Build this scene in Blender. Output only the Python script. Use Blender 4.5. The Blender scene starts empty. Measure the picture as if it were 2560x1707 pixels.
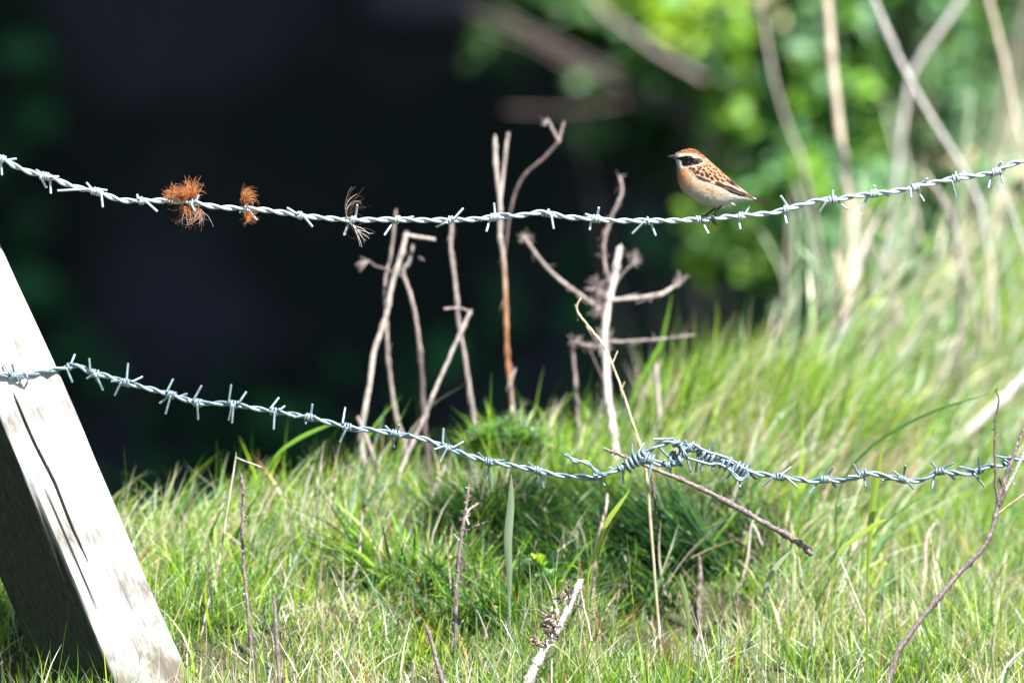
import bpy, math, random
import numpy as np
from mathutils import Vector
from mathutils.bvhtree import BVHTree
random.seed(7); rng = np.random.default_rng(7)
scene = bpy.context.scene; col = scene.collection

# ------------------------------------------------------------------ camera
D = 10.0; WID = 1.13; S = WID/2560.0; PITCH = math.radians(4)
C0 = np.array([0, 0, 0.42])
VV = np.array([0, math.cos(PITCH), -math.sin(PITCH)]); RR = np.array([1.0, 0, 0]); UU = np.array([0, math.sin(PITCH), math.cos(PITCH)])
def at(px, py, d=0.0):
    k = S*(D+d)/D
    return C0 + RR*(px-1280)*k + UU*(853.5-py)*k + VV*d
cam_d = bpy.data.cameras.new('camera'); cam = bpy.data.objects.new('camera', cam_d); col.objects.link(cam)
cam.location = Vector(C0 - VV*D); cam.rotation_euler = (math.pi/2-PITCH, 0, 0)
cam_d.sensor_width = 36; cam_d.lens = 36*D/WID; cam_d.clip_start = 0.1; cam_d.clip_end = 500
cam_d.dof.use_dof = True; cam_d.dof.focus_distance = D; cam_d.dof.aperture_fstop = (cam_d.lens/1000)/0.105
scene.camera = cam
# ------------------------------------------------------------------ light
SUN = np.array([0.31, -0.45, 0.83]); SUN /= np.linalg.norm(SUN)
w = bpy.data.worlds.new('World'); scene.world = w; w.use_nodes = True
nt = w.node_tree; nt.nodes.clear()
bg = nt.nodes.new('ShaderNodeBackground'); sk = nt.nodes.new('ShaderNodeTexSky'); wo = nt.nodes.new('ShaderNodeOutputWorld')
sk.sky_type = 'NISHITA'; sk.sun_disc = False
sk.sun_elevation = math.asin(SUN[2]); sk.sun_rotation = math.atan2(SUN[0], SUN[1])
bg.inputs['Strength'].default_value = 0.06
nt.links.new(sk.outputs[0], bg.inputs[0]); nt.links.new(bg.outputs[0], wo.inputs[0])
sl = bpy.data.lights.new('sun', 'SUN'); sl.energy = 5.0; sl.angle = math.radians(0.5); sl.color = (1, 0.965, 0.92)
so = bpy.data.objects.new('sun', sl); col.objects.link(so); so.location = (5, -5, 8)
so.rotation_euler = Vector(SUN).to_track_quat('Z', 'Y').to_euler()
scene.view_settings.view_transform = 'Standard'; scene.view_settings.look = 'None'
scene.view_settings.exposure = 1.6; scene.view_settings.gamma = 1
scene.render.resolution_x = 1024; scene.render.resolution_y = 682
scene.cycles.max_bounces = 6; scene.cycles.transparent_max_bounces = 4

# ------------------------------------------------------------------ helpers
def link(o): col.objects.link(o); return o
def tag(o, label=None, cat=None, group=None, kind=None):
    if label: o['label'] = label
    if cat: o['category'] = cat
    if group: o['group'] = group
    if kind: o['kind'] = kind
    return o
def empty(name, loc, label, cat, group=None):
    o = bpy.data.objects.new(name, None); link(o); o.location = Vector(loc); o.empty_display_size = 0.02
    return tag(o, label, cat, group)
class MB:
    """collects numpy geometry; colours per vertex"""
    def __init__(s): s.v = []; s.f = []; s.c = []; s.n = 0
    def add(s, v, f, c=(1, 1, 1)):
        v = np.asarray(v, float); c = np.asarray(c, float)
        if c.ndim == 1: c = np.tile(c, (len(v), 1))
        s.v.append(v); s.c.append(c)
        f = np.asarray(f)
        s.f.append(f + s.n); s.n += len(v); return s
    def build(s, name, mat, parent=None, smooth=True, origin=None):
        V = np.concatenate(s.v); Cc = np.concatenate(s.c)
        if parent is not None:
            base = np.array(parent.location)
            p = parent.parent
            while p is not None: base = base + np.array(p.location); p = p.parent
        elif origin is not None: base = np.array(origin)
        else: base = np.zeros(3)
        V = V - base
        me = bpy.data.meshes.new(name)
        loops = []; starts = []; tot = []; k = 0
        for f in s.f:
            n, w_ = f.shape
            loops.append(f.reshape(-1)); starts.append(k+np.arange(n)*w_); tot.append(np.full(n, w_)); k += n*w_
        L = np.concatenate(loops); St = np.concatenate(starts); T = np.concatenate(tot)
        me.vertices.add(len(V)); me.vertices.foreach_set('co', V.astype(np.float32).ravel())
        me.loops.add(len(L)); me.loops.foreach_set('vertex_index', L.astype(np.int32))
        me.polygons.add(len(St)); me.polygons.foreach_set('loop_start', St.astype(np.int32)); me.polygons.foreach_set('loop_total', T.astype(np.int32))
        me.polygons.foreach_set('use_smooth', np.full(len(St), smooth))
        me.update(calc_edges=True); me.validate()
        a = me.color_attributes.new('Col', 'FLOAT_COLOR', 'POINT')
        a.data.foreach_set('color', np.concatenate([Cc, np.ones((len(Cc), 1))], 1).astype(np.float32).ravel())
        me.materials.append(mat)
        o = bpy.data.objects.new(name, me); link(o)
        if parent is not None: o.parent = parent
        elif origin is not None: o.location = Vector(origin)
        return o
def catmull(P, n):
    P = np.asarray(P, float)
    if len(P) == 2: P = np.array([P[0], (P[0]+P[1])/2, P[1]])
    Q = np.vstack([2*P[0]-P[1], P, 2*P[-1]-P[-2]]); out = []
    for i in range(1, len(Q)-2):
        t = np.linspace(0, 1, n, endpoint=False)[:, None]
        a, b, c, d = Q[i-1], Q[i], Q[i+1], Q[i+2]
        out.append(0.5*((2*b)+(c-a)*t+(2*a-5*b+4*c-d)*t**2+(3*b-a-3*c+d)*t**3))
    out.append(P[-1:]); return np.concatenate(out)
def frames(P):
    T = np.gradient(P, axis=0); T /= np.linalg.norm(T, axis=1)[:, None]+1e-12
    u = np.cross(T[0], [0.123, 0.9, 0.31]); u /= np.linalg.norm(u); U = []
    for t in T:
        u = u-t*np.dot(u, t); u /= np.linalg.norm(u); U.append(u)
    U = np.array(U); return T, U, np.cross(T, U)
def tube(mb, P, r, sides=8, c=(1, 1, 1), cap=True, rough=0.0):
    P = np.asarray(P, float); n = len(P); r = np.broadcast_to(np.asarray(r, float), (n,))
    T, U, W = frames(P); a = np.linspace(0, 2*np.pi, sides, endpoint=False)
    rr = r[:, None]*(1+rough*rng.normal(0, 1, (n, sides)))
    V = P[:, None]+rr[..., None]*(np.cos(a)[None, :, None]*U[:, None]+np.sin(a)[None, :, None]*W[:, None])
    V = V.reshape(-1, 3)
    c = np.asarray(c, float)
    cc = np.repeat(c, sides, 0) if c.ndim == 2 else c
    i = np.arange(n-1)[:, None]*sides; j = np.arange(sides)[None]; j2 = (j+1) % sides
    F = np.stack([i+j, i+j2, i+sides+j2, i+sides+j], -1).reshape(-1, 4)
    mb.add(V, F, cc)
    if cap:
        for e, s_ in ((0, -1), (n-1, 1)):
            ring = V[e*sides:(e+1)*sides]; tip = P[e]+T[e]*s_*r[e]*0.5
            ce = (cc[e*sides:(e+1)*sides] if cc.ndim == 2 else cc)
            vv = np.vstack([ring, tip]); 
            cv = np.vstack([ce, ce[:1]]) if cc.ndim == 2 else cc
            q = np.stack([np.arange(sides), (np.arange(sides)+1) % sides, np.full(sides, sides)], -1)
            if s_ < 0: q = q[:, ::-1]
            mb.add(vv, q, cv)
def sphere(mb, c, r, c3=(1, 1, 1), n=12, scale=(1, 1, 1)):
    th = np.linspace(0.001, np.pi-0.001, n); ph = np.linspace(0, 2*np.pi, 2*n, endpoint=False)
    X = np.stack([np.sin(th)[:, None]*np.cos(ph), np.sin(th)[:, None]*np.sin(ph), np.cos(th)[:, None]*np.ones_like(ph)], -1)
    V = (X*np.array(scale)*r).reshape(-1, 3)+np.asarray(c); m = 2*n
    i = np.arange(n-1)[:, None]*m; j = np.arange(m)[None]; j2 = (j+1) % m
    mb.add(V, np.stack([i+j, i+m+j, i+m+j2, i+j2], -1).reshape(-1, 4), c3)

# ------------------------------------------------------------------ materials
def newmat(name):
    m = bpy.data.materials.new(name); m.use_nodes = True; nt = m.node_tree
    return m, nt, nt.nodes['Principled BSDF'], nt.nodes['Material Output']
def vmat(name, rough=0.6, transl=0.0, noise=0.0, nscale=300, bump=0.0, spec=0.4, metal=0.0, stretch=(1, 1, 1)):
    """colour from the mesh's own colour attribute, broken by procedural noise"""
    m, nt, b, out = newmat(name); N = nt.nodes; L = nt.links
    at_ = N.new('ShaderNodeAttribute'); at_.attribute_name = 'Col'
    src = at_.outputs['Color']
    if noise or bump:
        tc = N.new('ShaderNodeTexCoord'); mp = N.new('ShaderNodeMapping'); mp.inputs['Scale'].default_value = stretch
        nz = N.new('ShaderNodeTexNoise'); nz.inputs['Scale'].default_value = nscale; nz.inputs['Detail'].default_value = 4
        L.new(tc.outputs['Object'], mp.inputs[0]); L.new(mp.outputs[0], nz.inputs[0])
    if noise:
        r = N.new('ShaderNodeMapRange'); r.inputs[1].default_value = 0.25; r.inputs[2].default_value = 0.75
        r.inputs[3].default_value = 1-noise; r.inputs[4].default_value = 1+noise
        L.new(nz.outputs['Fac'], r.inputs[0])
        mx = N.new('ShaderNodeVectorMath'); mx.operation = 'SCALE'; L.new(src, mx.inputs[0]); L.new(r.outputs[0], mx.inputs['Scale']); src = mx.outputs[0]
    L.new(src, b.inputs['Base Color']); b.inputs['Roughness'].default_value = rough
    b.inputs['Specular IOR Level'].default_value = spec; b.inputs['Metallic'].default_value = metal
    if bump:
        bp = N.new('ShaderNodeBump'); bp.inputs['Strength'].default_value = bump; bp.inputs['Distance'].default_value = 0.001
        L.new(nz.outputs['Fac'], bp.inputs['Height']); L.new(bp.outputs[0], b.inputs['Normal'])
    if transl:
        t = N.new('ShaderNodeBsdfTranslucent'); ms = N.new('ShaderNodeMixShader'); ms.inputs[0].default_value = transl
        L.new(src, t.inputs[0]); L.new(b.outputs[0], ms.inputs[1]); L.new(t.outputs[0], ms.inputs[2]); L.new(ms.outputs[0], out.inputs[0])
    return m
M_grass = vmat('grass_blade', 0.36, 0.42, spec=0.6)
M_leaf = vmat('leaf', 0.45, 0.35, spec=0.5)
M_stem = vmat('dead_stem', 0.75, 0, 0.6, 420, 0.9, stretch=(1, 1, 0.08))
M_bark = vmat('twig_bark', 0.75, 0, 0.75, 450, 1.0, stretch=(1, 1, .5))
M_feather = vmat('plumage', 0.85, 0.0, 0.12, 1500, 0.3, spec=0.08)
M_hair = vmat('animal_hair', 0.5, 0.25, spec=0.5)
M_horn = vmat('horn', 0.35, 0, 0.2, 800)
M_eye = vmat('eye', 0.08, spec=0.8)
M_canopy = vmat('canopy_leaf', 0.6, 0.03, spec=0.3)
# galvanised wire
def wire_mat(name, c0, c1):
    m, nt, b, out = newmat(name); N = nt.nodes; L = nt.links
    tc = N.new('ShaderNodeTexCoord'); nz = N.new('ShaderNodeTexNoise'); nz.inputs['Scale'].default_value = 130; nz.inputs['Detail'].default_value = 7
    L.new(tc.outputs['Object'], nz.inputs[0])
    cr = N.new('ShaderNodeValToRGB'); e = cr.color_ramp.elements
    e[0].position = 0.3; e[0].color = c0; e[1].position = 0.7; e[1].color = c1
    L.new(nz.outputs['Fac'], cr.inputs[0]); L.new(cr.outputs[0], b.inputs['Base Color'])
    b.inputs['Metallic'].default_value = 0.35; b.inputs['Roughness'].default_value = 0.42
    bp = N.new('ShaderNodeBump'); bp.inputs['Strength'].default_value = 0.2; bp.inputs['Distance'].default_value = 0.0005
    L.new(nz.outputs['Fac'], bp.inputs['Height']); L.new(bp.outputs[0], b.inputs['Normal'])
    return m
M_wire = wire_mat('galvanised_steel', (0.30, 0.38, 0.42, 1), (0.52, 0.61, 0.66, 1))
M_wire_dark = wire_mat('dark_galvanised_steel', (0.10, 0.16, 0.19, 1), (0.30, 0.40, 0.44, 1))  # darker tone for the lower wire
def soil_mat():
    m, nt, b, out = newmat('soil_and_thatch'); N = nt.nodes; L = nt.links
    tc = N.new('ShaderNodeTexCoord')
    n1 = N.new('ShaderNodeTexNoise'); n1.inputs['Scale'].default_value = 60; n1.inputs['Detail'].default_value = 8
    n2 = N.new('ShaderNodeTexNoise'); n2.inputs['Scale'].default_value = 1.7; n2.inputs['Detail'].default_value = 5
    L.new(tc.outputs['Object'], n1.inputs[0]); L.new(tc.outputs['Object'], n2.inputs[0])
    c1 = N.new('ShaderNodeValToRGB'); e = c1.color_ramp.elements
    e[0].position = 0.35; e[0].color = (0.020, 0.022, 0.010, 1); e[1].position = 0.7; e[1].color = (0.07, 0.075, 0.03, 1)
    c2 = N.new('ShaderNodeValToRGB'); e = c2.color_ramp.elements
    e[0].position = 0.42; e[0].color = (0.003, 0.009, 0.005, 1); e[1].position = 0.58; e[1].color = (0.036, 0.034, 0.046, 1)  # slope beyond the crest coloured near-black to deepen its shade
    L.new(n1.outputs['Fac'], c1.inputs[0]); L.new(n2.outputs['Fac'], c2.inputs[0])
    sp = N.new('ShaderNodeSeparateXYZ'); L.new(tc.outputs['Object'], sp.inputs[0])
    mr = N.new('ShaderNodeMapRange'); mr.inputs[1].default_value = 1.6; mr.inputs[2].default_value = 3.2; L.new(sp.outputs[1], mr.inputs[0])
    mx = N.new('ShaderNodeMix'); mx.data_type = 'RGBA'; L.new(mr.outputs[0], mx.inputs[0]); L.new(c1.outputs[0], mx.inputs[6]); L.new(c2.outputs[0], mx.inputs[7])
    L.new(mx.outputs[2], b.inputs['Base Color']); b.inputs['Roughness'].default_value = 0.95
    bp = N.new('ShaderNodeBump'); bp.inputs['Strength'].default_value = 0.6; bp.inputs['Distance'].default_value = 0.01
    L.new(n1.outputs['Fac'], bp.inputs['Height']); L.new(bp.outputs[0], b.inputs['Normal'])
    return m
M_soil = soil_mat()

# ------------------------------------------------------------------ ground
def sm(x, a, b):
    t = np.clip((x-a)/(b-a), 0, 1); return t*t*(3-2*t)
_cr = [(-1500, 1330, 0.40), (200, 1345, 0.42), (450, 1310, 0.44), (600, 1275, 0.46), (900, 1245, 0.50), (1070, 1250, 0.52), (1180, 1170, 0.54), (1280, 1125, 0.56), (1400, 1125, 0.62),
       (1600, 1120, 0.74), (1800, 1060, 0.92), (2000, 985, 1.15), (2200, 915, 1.45), (2560, 840, 1.9), (3600, 800, 2.3)]
_cp = np.array([at(*c) for c in _cr])
def crest(x): return np.interp(x, _cp[:, 0], _cp[:, 1]), np.interp(x, _cp[:, 0], _cp[:, 2])
def vnoise(x, y, sc, seed=0):
    x = x*sc+seed*17.3; y = y*sc+seed*7.1; xi = np.floor(x); yi = np.floor(y); fx = x-xi; fy = y-yi
    fx = fx*fx*(3-2*fx); fy = fy*fy*(3-2*fy)
    h = lambda a, b: np.modf(np.abs(np.sin(a*127.1+b*311.7+seed)*43758.5453))[0]
    return (h(xi, yi)*(1-fx)+h(xi+1, yi)*fx)*(1-fy)+(h(xi, yi+1)*(1-fx)+h(xi+1, yi+1)*fx)*fy
PITS = [(-0.012, 0.30, 0.06, 0.10), (0.155, 0.20, 0.085, 0.10), (0.235, 0.27, 0.06, 0.09), (-0.06, 0.16, 0.12, 0.03), (-0.52, 0.08, 0.13, 0.08)]
def ground(x, y):
    x = np.asarray(x, float); y = np.asarray(y, float)
    yc, zc = crest(x)
    t = np.clip((y+0.05)/(yc+0.05), 0, 1); z = zc*(0.75*t+0.25*np.sin(t*np.pi/2))*1.0
    z = z+(vnoise(x, y, 6, 1)-0.5)*0.035*np.clip(t*4, 0, 1)*(1-0.5*t)+(vnoise(x, y, 16, 2)-0.5)*0.015
    for (a, b, r, dp) in PITS:
        z = z-dp*np.exp(-(((x-a)/r)**2+((y-b)/(r*0.75))**2)*1.6)
    pl = sm(x, 0.34, 0.75)
    far = y-yc
    drop = -1.0*sm(far, 0.02, 1.0)*(1-pl)-1.2*sm(far, 2.2, 4.0)*pl
    z = z+np.where(far > 0, drop, 0)
    hill = 5.0*sm(y, 7.0, 13.0)+0.15*np.maximum(y-13, 0)*(y < 60)+0.15*47*(y >= 60)
    z = z+hill+(vnoise(x, y, 1.1, 3)-0.5)*0.5*sm(y, 4, 7)
    z = np.where(y < -0.05, z+(y+0.05)*0.03, z)
    return z
def axis(segs):
    o = []
    for a, b, st in segs: o += list(np.arange(a, b, st))
    o.append(segs[-1][1]); return np.array(o)
gx = axis([(-80, -10, 10), (-10, -2, 1), (-2, -0.8, 0.1), (-0.8, 1.1, 0.0125), (1.1, 2.4, 0.1), (2.4, 10, 1), (10, 80, 10)])
gy = axis([(-80, -10, 10), (-10, -1, 1), (-1, -0.1, 0.1), (-0.1, 1.4, 0.0125), (1.4, 3, 0.04), (3, 14, 0.25), (14, 30, 2), (30, 120, 15)])
GX, GY = np.meshgrid(gx, gy); GZ = ground(GX, GY)
nx = len(gx); ny = len(gy)
i = np.arange(ny-1)[:, None]*nx; j = np.arange(nx-1)[None]
mb = MB(); mb.add(np.stack([GX, GY, GZ], -1).reshape(-1, 3), np.stack([i+j, i+j+1, i+nx+j+1, i+nx+j], -1).reshape(-1, 4))
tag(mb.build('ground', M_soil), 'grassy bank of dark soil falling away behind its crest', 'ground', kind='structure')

def gd(px, py):
    ds = np.linspace(-0.2, 2.6, 1200); P = np.array([at(px, py, d) for d in ds]); h = P[:, 2]-ground(P[:, 0], P[:, 1]); k = np.where(h < 0)[0]
    return float(ds[k[0]]) if len(k) else 0.9
# ------------------------------------------------------------------ grass
PAL = {'green': (0.17, 0.36, 0.03), 'deep': (0.04, 0.13, 0.018), 'blue': (0.15, 0.32, 0.14), 'lime': (0.38, 0.56, 0.03), 'shade_green': (0.012, 0.042, 0.012),  # last green here is near-black, standing in for shade under overhanging grass
       'straw': (0.60, 0.53, 0.33), 'pale': (0.78, 0.74, 0.62), 'orange': (0.50, 0.20, 0.04), 'tan': (0.30, 0.20, 0.11)}
def colours(n, mix):
    ks = list(mix); p = np.array([mix[k] for k in ks], float); p /= p.sum()
    c = np.array([PAL[k] for k in ks])[rng.choice(len(ks), n, p=p)]
    return np.clip(c*rng.uniform(0.7, 1.3, (n, 1))*rng.uniform(0.9, 1.1, (n, 3)), 0, 0.9)
def blades(mb, P, L, Wd, lean, leandir, curl, C, seg=5, tipc=None):
    """P base (n,3); L length; Wd width; lean radians from vertical; leandir azimuth; curl extra bend"""
    n = len(P); t = np.linspace(0, 1, seg+1)
    ang = lean[:, None]+curl[:, None]*t[None]
    dz = np.cos(ang); dh = np.sin(ang); st = L[:, None]/seg
    z = np.concatenate([np.zeros((n, 1)), np.cumsum(dz[:, :-1]*st, 1)], 1)
    h = np.concatenate([np.zeros((n, 1)), np.cumsum(dh[:, :-1]*st, 1)], 1)
    hx, hy = np.cos(leandir)[:, None], np.sin(leandir)[:, None]
    ctr = np.stack([P[:, :1]+h*hx, P[:, 1:2]+h*hy, P[:, 2:]+z], -1)
    fa = rng.uniform(0, np.pi, n); side = np.stack([np.cos(fa), np.sin(fa), np.zeros(n)], -1)
    wv = Wd[:, None]*np.clip((1-t**1.6)*(0.6+0.8*np.minimum(t*3, 1)*0.5), 0.03, 1)[None]
    A = ctr-side[:, None]*wv[..., None]/2; B = ctr+side[:, None]*wv[..., None]/2
    V = np.stack([A, B], 2).reshape(-1, 3)
    m = 2*(seg+1); i = (np.arange(n)*m)[:, None]; k = (np.arange(seg)*2)[None]
    F = np.stack([i+k, i+k+1, i+k+3, i+k+2], -1).reshape(-1, 4)
    cc = np.repeat(C[:, None], seg+1, 1)
    if tipc is not None: cc = cc*(1-(t**2)[None, :, None]*tipc[0][:, None, None])+np.asarray(tipc[1])[None, None]*(t**2)[None, :, None]*tipc[0][:, None, None]
    mb.add(V, F, np.repeat(cc, 2, 1).reshape(-1, 3))
def px_of(P):
    q = P-C0; d = q@VV; k = S*(D+d)/D
    return 1280+(q@RR)/k, 853.5-(q@UU)/k
def scatter(n, x0, x1, y0, y1, dens=None):
    x = rng.uniform(x0, x1, n); y = rng.uniform(y0, y1, n)
    if dens is not None:
        k = rng.uniform(0, 1, n) < dens(x, y); x, y = x[k], y[k]
    return np.stack([x, y, ground(x, y)-0.003], -1)
def pitmask(x, y):
    m = np.ones_like(x)
    for (a, b, r, dp) in PITS[:3]: m *= 1-0.85*np.exp(-(((x-a)/r)**2+((y-b)/(r*0.75))**2)*1.7)
    return m
ok = lambda x, y: (y < crest(x)[0]+0.05)*pitmask(x, y)*(0.35+0.65*sm(vnoise(x, y, 9, 5), 0.2, 0.6))
# fine turf
def clumpcol(P, sc, seed, A, B):
    """colour patches: neighbours share a tint"""
    q = vnoise(P[:, 0], P[:, 1], sc, seed)+0.6*(vnoise(P[:, 0], P[:, 1], sc*3.1, seed+1)-.5)+rng.normal(0, .12, len(P))
    return np.where((q > 0.5)[:, None], colours(len(P), A), colours(len(P), B))
mb = MB()
FRESH = {'green': 6, 'lime': 4, 'blue': 1.2, 'deep': 2.6, 'pale': .3}; DRY = {'straw': 3, 'pale': 3.5, 'green': 4, 'tan': .8, 'lime': 2.4, 'deep': 1, 'orange': .2}; RANK = {'deep': 5, 'green': 3, 'blue': 2, 'straw': .6}
P = scatter(120000, -0.75, 0.85, -0.10, 0.75, ok); n = len(P)
hgt = 0.60+0.95*sm(vnoise(P[:, 0], P[:, 1], 11, 41), .3, .8)
blades(mb, P, rng.gamma(5, 0.0068, n)*hgt, 0.0010+0.0030*rng.beta(1.2, 4, n), np.abs(rng.normal(0.30, 0.45, n)), rng.uniform(0, 2*np.pi, n), rng.normal(0.5, 0.8, n), clumpcol(P, 8, 9, FRESH, DRY), 4,
       ((rng.uniform(0, 1, n) < 0.2)*0.8, PAL['pale']))
# bank turf further back
P = scatter(42000, -0.8, 1.0, 0.40, 2.3, ok); n = len(P)
blades(mb, P, rng.gamma(6, 0.0075, n), rng.uniform(0.0014, 0.0032, n), np.abs(rng.normal(0.35, 0.4, n)), rng.normal(0.2, 1.2, n), rng.normal(0.5, 0.6, n),
       clumpcol(P, 7, 15, FRESH, DRY), 4)
# scattered taller blades and loose straws through the turf
P = scatter(3000, -0.7, 0.8, -0.05, 0.7, ok); n = len(P)
blades(mb, P, rng.uniform(0.035, 0.10, n), rng.uniform(0.0014, 0.0036, n), np.abs(rng.normal(0.2, 0.35, n)), rng.normal(0.2, 1.6, n), rng.normal(0.5, 0.5, n),
       colours(n, {'green': 4, 'lime': 4, 'blue': 3, 'pale': 2, 'straw': 2, 'orange': .35}), 6, ((rng.uniform(0, 1, n) < 0.15)*0.9, PAL['orange']))
P = scatter(3200, -0.7, 0.8, -0.08, 0.6, ok); n = len(P); P[:, 2] += rng.uniform(0.0, 0.02, n)
blades(mb, P, rng.uniform(0.03, 0.09, n), rng.uniform(0.0009, 0.0020, n), rng.uniform(0.6, 1.4, n), rng.uniform(0, 2*np.pi, n), rng.normal(0.2, 0.3, n), colours(n, {'pale': 5, 'straw': 4, 'lime': 1, 'orange': .3}), 4)
tag(mb.build('turf_grass', M_grass, smooth=False), 'short mixed green and straw coloured turf covering the bank', 'grass', kind='stuff')
# long grass along the crest
mb = MB()
def longgrass(n, px0, px1, doff0, doff1, L0, L1, w0, w1, lean, ldir, mix, curl=0.5, tip=0.2, clump=0.5):
    px = rng.uniform(px0, px1, n*2); x = (px-1280)*S*1.09; yc, zc = crest(x); y = yc+rng.uniform(doff0, doff1, n*2)
    x = (px-1280)*S*(D+y)/D
    k = rng.uniform(0, 1, n*2) < (1-clump)+clump*2*sm(vnoise(x, y, 14, 51), .35, .75); x, y = x[k][:n], y[k][:n]; n = len(x)
    P = np.stack([x, y, ground(x, y)-0.004], -1)
    q = (vnoise(x, y, 10, 61)+rng.normal(0, .15, n)) > .5; m2 = {'straw': 2, 'pale': 3, 'blue': 2, 'green': 1.5}
    C = np.where(q[:, None], colours(n, mix), colours(n, mix if rng.uniform() < 0 else {k_: mix.get(k_, 0)*1.0+m2.get(k_, 0) for k_ in set(mix)|set(m2)}))
    blades(mb, P, rng.uniform(L0, L1, n)*rng.uniform(0.6, 1.05, n), rng.uniform(w0, w1, n), np.abs(rng.normal(lean, 0.22, n)), rng.normal(ldir, 0.6, n), rng.normal(curl, 0.4, n),
           C, 7, ((rng.uniform(0, 1, n) < tip)*0.8, PAL['straw']))
G1 = {'green': 4, 'deep': 2.5, 'blue': 3.2, 'lime': 1.5, 'straw': 1.5, 'pale': 1.0}
longgrass(520, 150, 620, -0.20, 0.05, 0.04, 0.10, 0.002, 0.004, 0.65, 0.1, G1, .6)
longgrass(70, 250, 640, -0.12, 0.03, 0.08, 0.15, 0.0025, 0.005, 0.55, 0.1, G1, .7, clump=0)
longgrass(420, 560, 1000, -0.20, 0.03, 0.03, 0.08, 0.002, 0.004, 0.35, 0.1, G1)
longgrass(40, 690, 950, -0.10, 0.03, 0.08, 0.15, 0.004, 0.006, 0.12, 0.1, {'green': 4, 'blue': 2, 'lime': 1}, 0.25, clump=0)
longgrass(420, 1130, 1600, -0.20, 0.05, 0.03, 0.08, 0.002, 0.004, 0.25, 0.1, G1, 0.4)
longgrass(90, 1300, 1680, -0.10, 0.05, 0.06, 0.11, 0.002, 0.004, 0.35, 0.1, {'green': 4, 'deep': 3, 'lime': 1}, 0.3)
longgrass(1100, 1600, 2200, -0.50, 0.08, 0.06, 0.17, 0.002, 0.005, 0.55, 0.1, G1, 0.45)
longgrass(60, 1620, 2000, -0.15, 0.05, 0.12, 0.21, 0.003, 0.007, 0.5, 0.0, {'green': 3, 'blue': 3, 'straw': 2, 'lime': 1}, 0.3)
longgrass(1900, 1950, 2900, -0.9, 0.25, 0.06, 0.19, 0.003, 0.007, 0.6, 0.2, G1, 0.5)
longgrass(520, 2150, 3000, 1.0, 2.1, 0.35, 0.85, 0.004, 0.010, 0.18, 0.3, {'green': 2, 'blue': 5, 'straw': 2, 'pale': 2}, 0.6, clump=.2)
longgrass(260, 1860, 2400, 0.05, 0.5, 0.15, 0.36, 0.004, 0.008, 0.4, 0.2, {'green': 3, 'blue': 4, 'straw': 2, 'pale': 2}, 0.5, clump=.2)
longgrass(420, 2080, 2900, 0.3, 1.2, 0.30, 0.62, 0.005, 0.012, 0.25, 0.3, {'green': 2, 'blue': 4, 'straw': 2, 'pale': 4}, 0.6)
longgrass(700, 2000, 2900, 0.0, 0.8, 0.15, 0.34, 0.005, 0.011, 0.35, 0.4, {'green': 3, 'blue': 3, 'lime': 1.6, 'straw': 2, 'pale': 2.4}, 0.7)
tag(mb.build('long_grass', M_grass, smooth=False), 'long wind-bent green and straw grass along the crest of the bank', 'grass', kind='stuff')

# bright yellow-green tussock in front of the crest and brown thatch tussock; dark ones stand in for shade
def tussock(name, px, py, d, n, rad, L0, L1, w, lean, mix, label, ldir=None, spread=1.0, curl=0.7):
    c = at(px, py, gd(px, py) if d == 'g' else d); mb = MB(); a = rng.uniform(0, 2*np.pi, n); r = rad*np.sqrt(rng.uniform(0, 1, n))
    x = c[0]+r*np.cos(a)*1.3; y = c[1]+r*np.sin(a)*0.8; z = ground(x, y)
    ld = a+rng.normal(0, 0.6, n) if ldir is None else rng.normal(ldir, spread, n)
    blades(mb, np.stack([x, y, z], -1), rng.uniform(L0, L1, n), rng.uniform(w*0.6, w*1.3, n), np.abs(rng.normal(lean, 0.3, n)), ld, rng.normal(curl, 0.4, n), colours(n, mix), 6)
    return tag(mb.build(name, M_grass, smooth=False, origin=(c[0], c[1], float(ground(c[0], c[1])))), label, 'grass tussock', None)
tussock('grass_tussock', 1900, 1110, 'g', 3000, 0.13, 0.06, 0.165, 0.0026, 0.40, {'lime': 4, 'green': 6, 'deep': 3, 'straw': 2.4, 'pale': .8, 'orange': .25}, 'big bright yellow-green grass mound above the right part of the lower wire', 0.3, 0.8, 0.5)
tussock('grass_tussock', 2030, 1200, 'g', 3600, 0.075, 0.04, 0.105, 0.0014, 0.8, {'tan': 3.5, 'straw': 4, 'pale': 2.2, 'orange': .5, 'green': 2}, 'brown dried thatch tussock behind the wire right of the knot')
tussock('grass_tussock', 1810, 1330, 'g', 900, 0.06, 0.06, 0.13, 0.0030, 0.9, {'deep': 5, 'shade_green': 5, 'tan': 1, 'green': 1}, 'shaggy tussock darkened in colour for shade, half hidden by the bramble stem', 2.9, 1.2, 0.9)
tussock('grass_tussock', 1740, 1420, 'g', 520, 0.045, 0.08, 0.17, 0.0060, 1.0, {'deep': 6, 'shade_green': 6, 'blue': .6}, 'broad-bladed tussock with shade painted into its dark green, flopping left below the bramble stem', 3.0, 0.45, 0.45)
tussock('grass_tussock', 1560, 1460, 'g', 700, 0.055, 0.04, 0.10, 0.0035, 0.9, {'deep': 6, 'shade_green': 6, 'green': 1}, 'low tussock coloured dark green for shade, between the lilac stalk and the broken stem', 2.9, 0.9, 0.8)
tussock('grass_tussock', 1235, 1290, 'g', 1900, 0.05, 0.03, 0.085, 0.0018, 0.6, {'deep': 6, 'shade_green': 9, 'green': 1}, 'dark green feathery tussock, deepened in colour for shade, under the sagging lower wire')
tussock('grass_tussock', 1640, 1375, 'g', 1000, 0.06, 0.05, 0.12, 0.0032, 0.8, {'deep': 5, 'shade_green': 8, 'green': .6}, 'tussock coloured deep green for shade, right of the lilac stalk, under the knot', 2.8, 1.1, 0.7)
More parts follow.
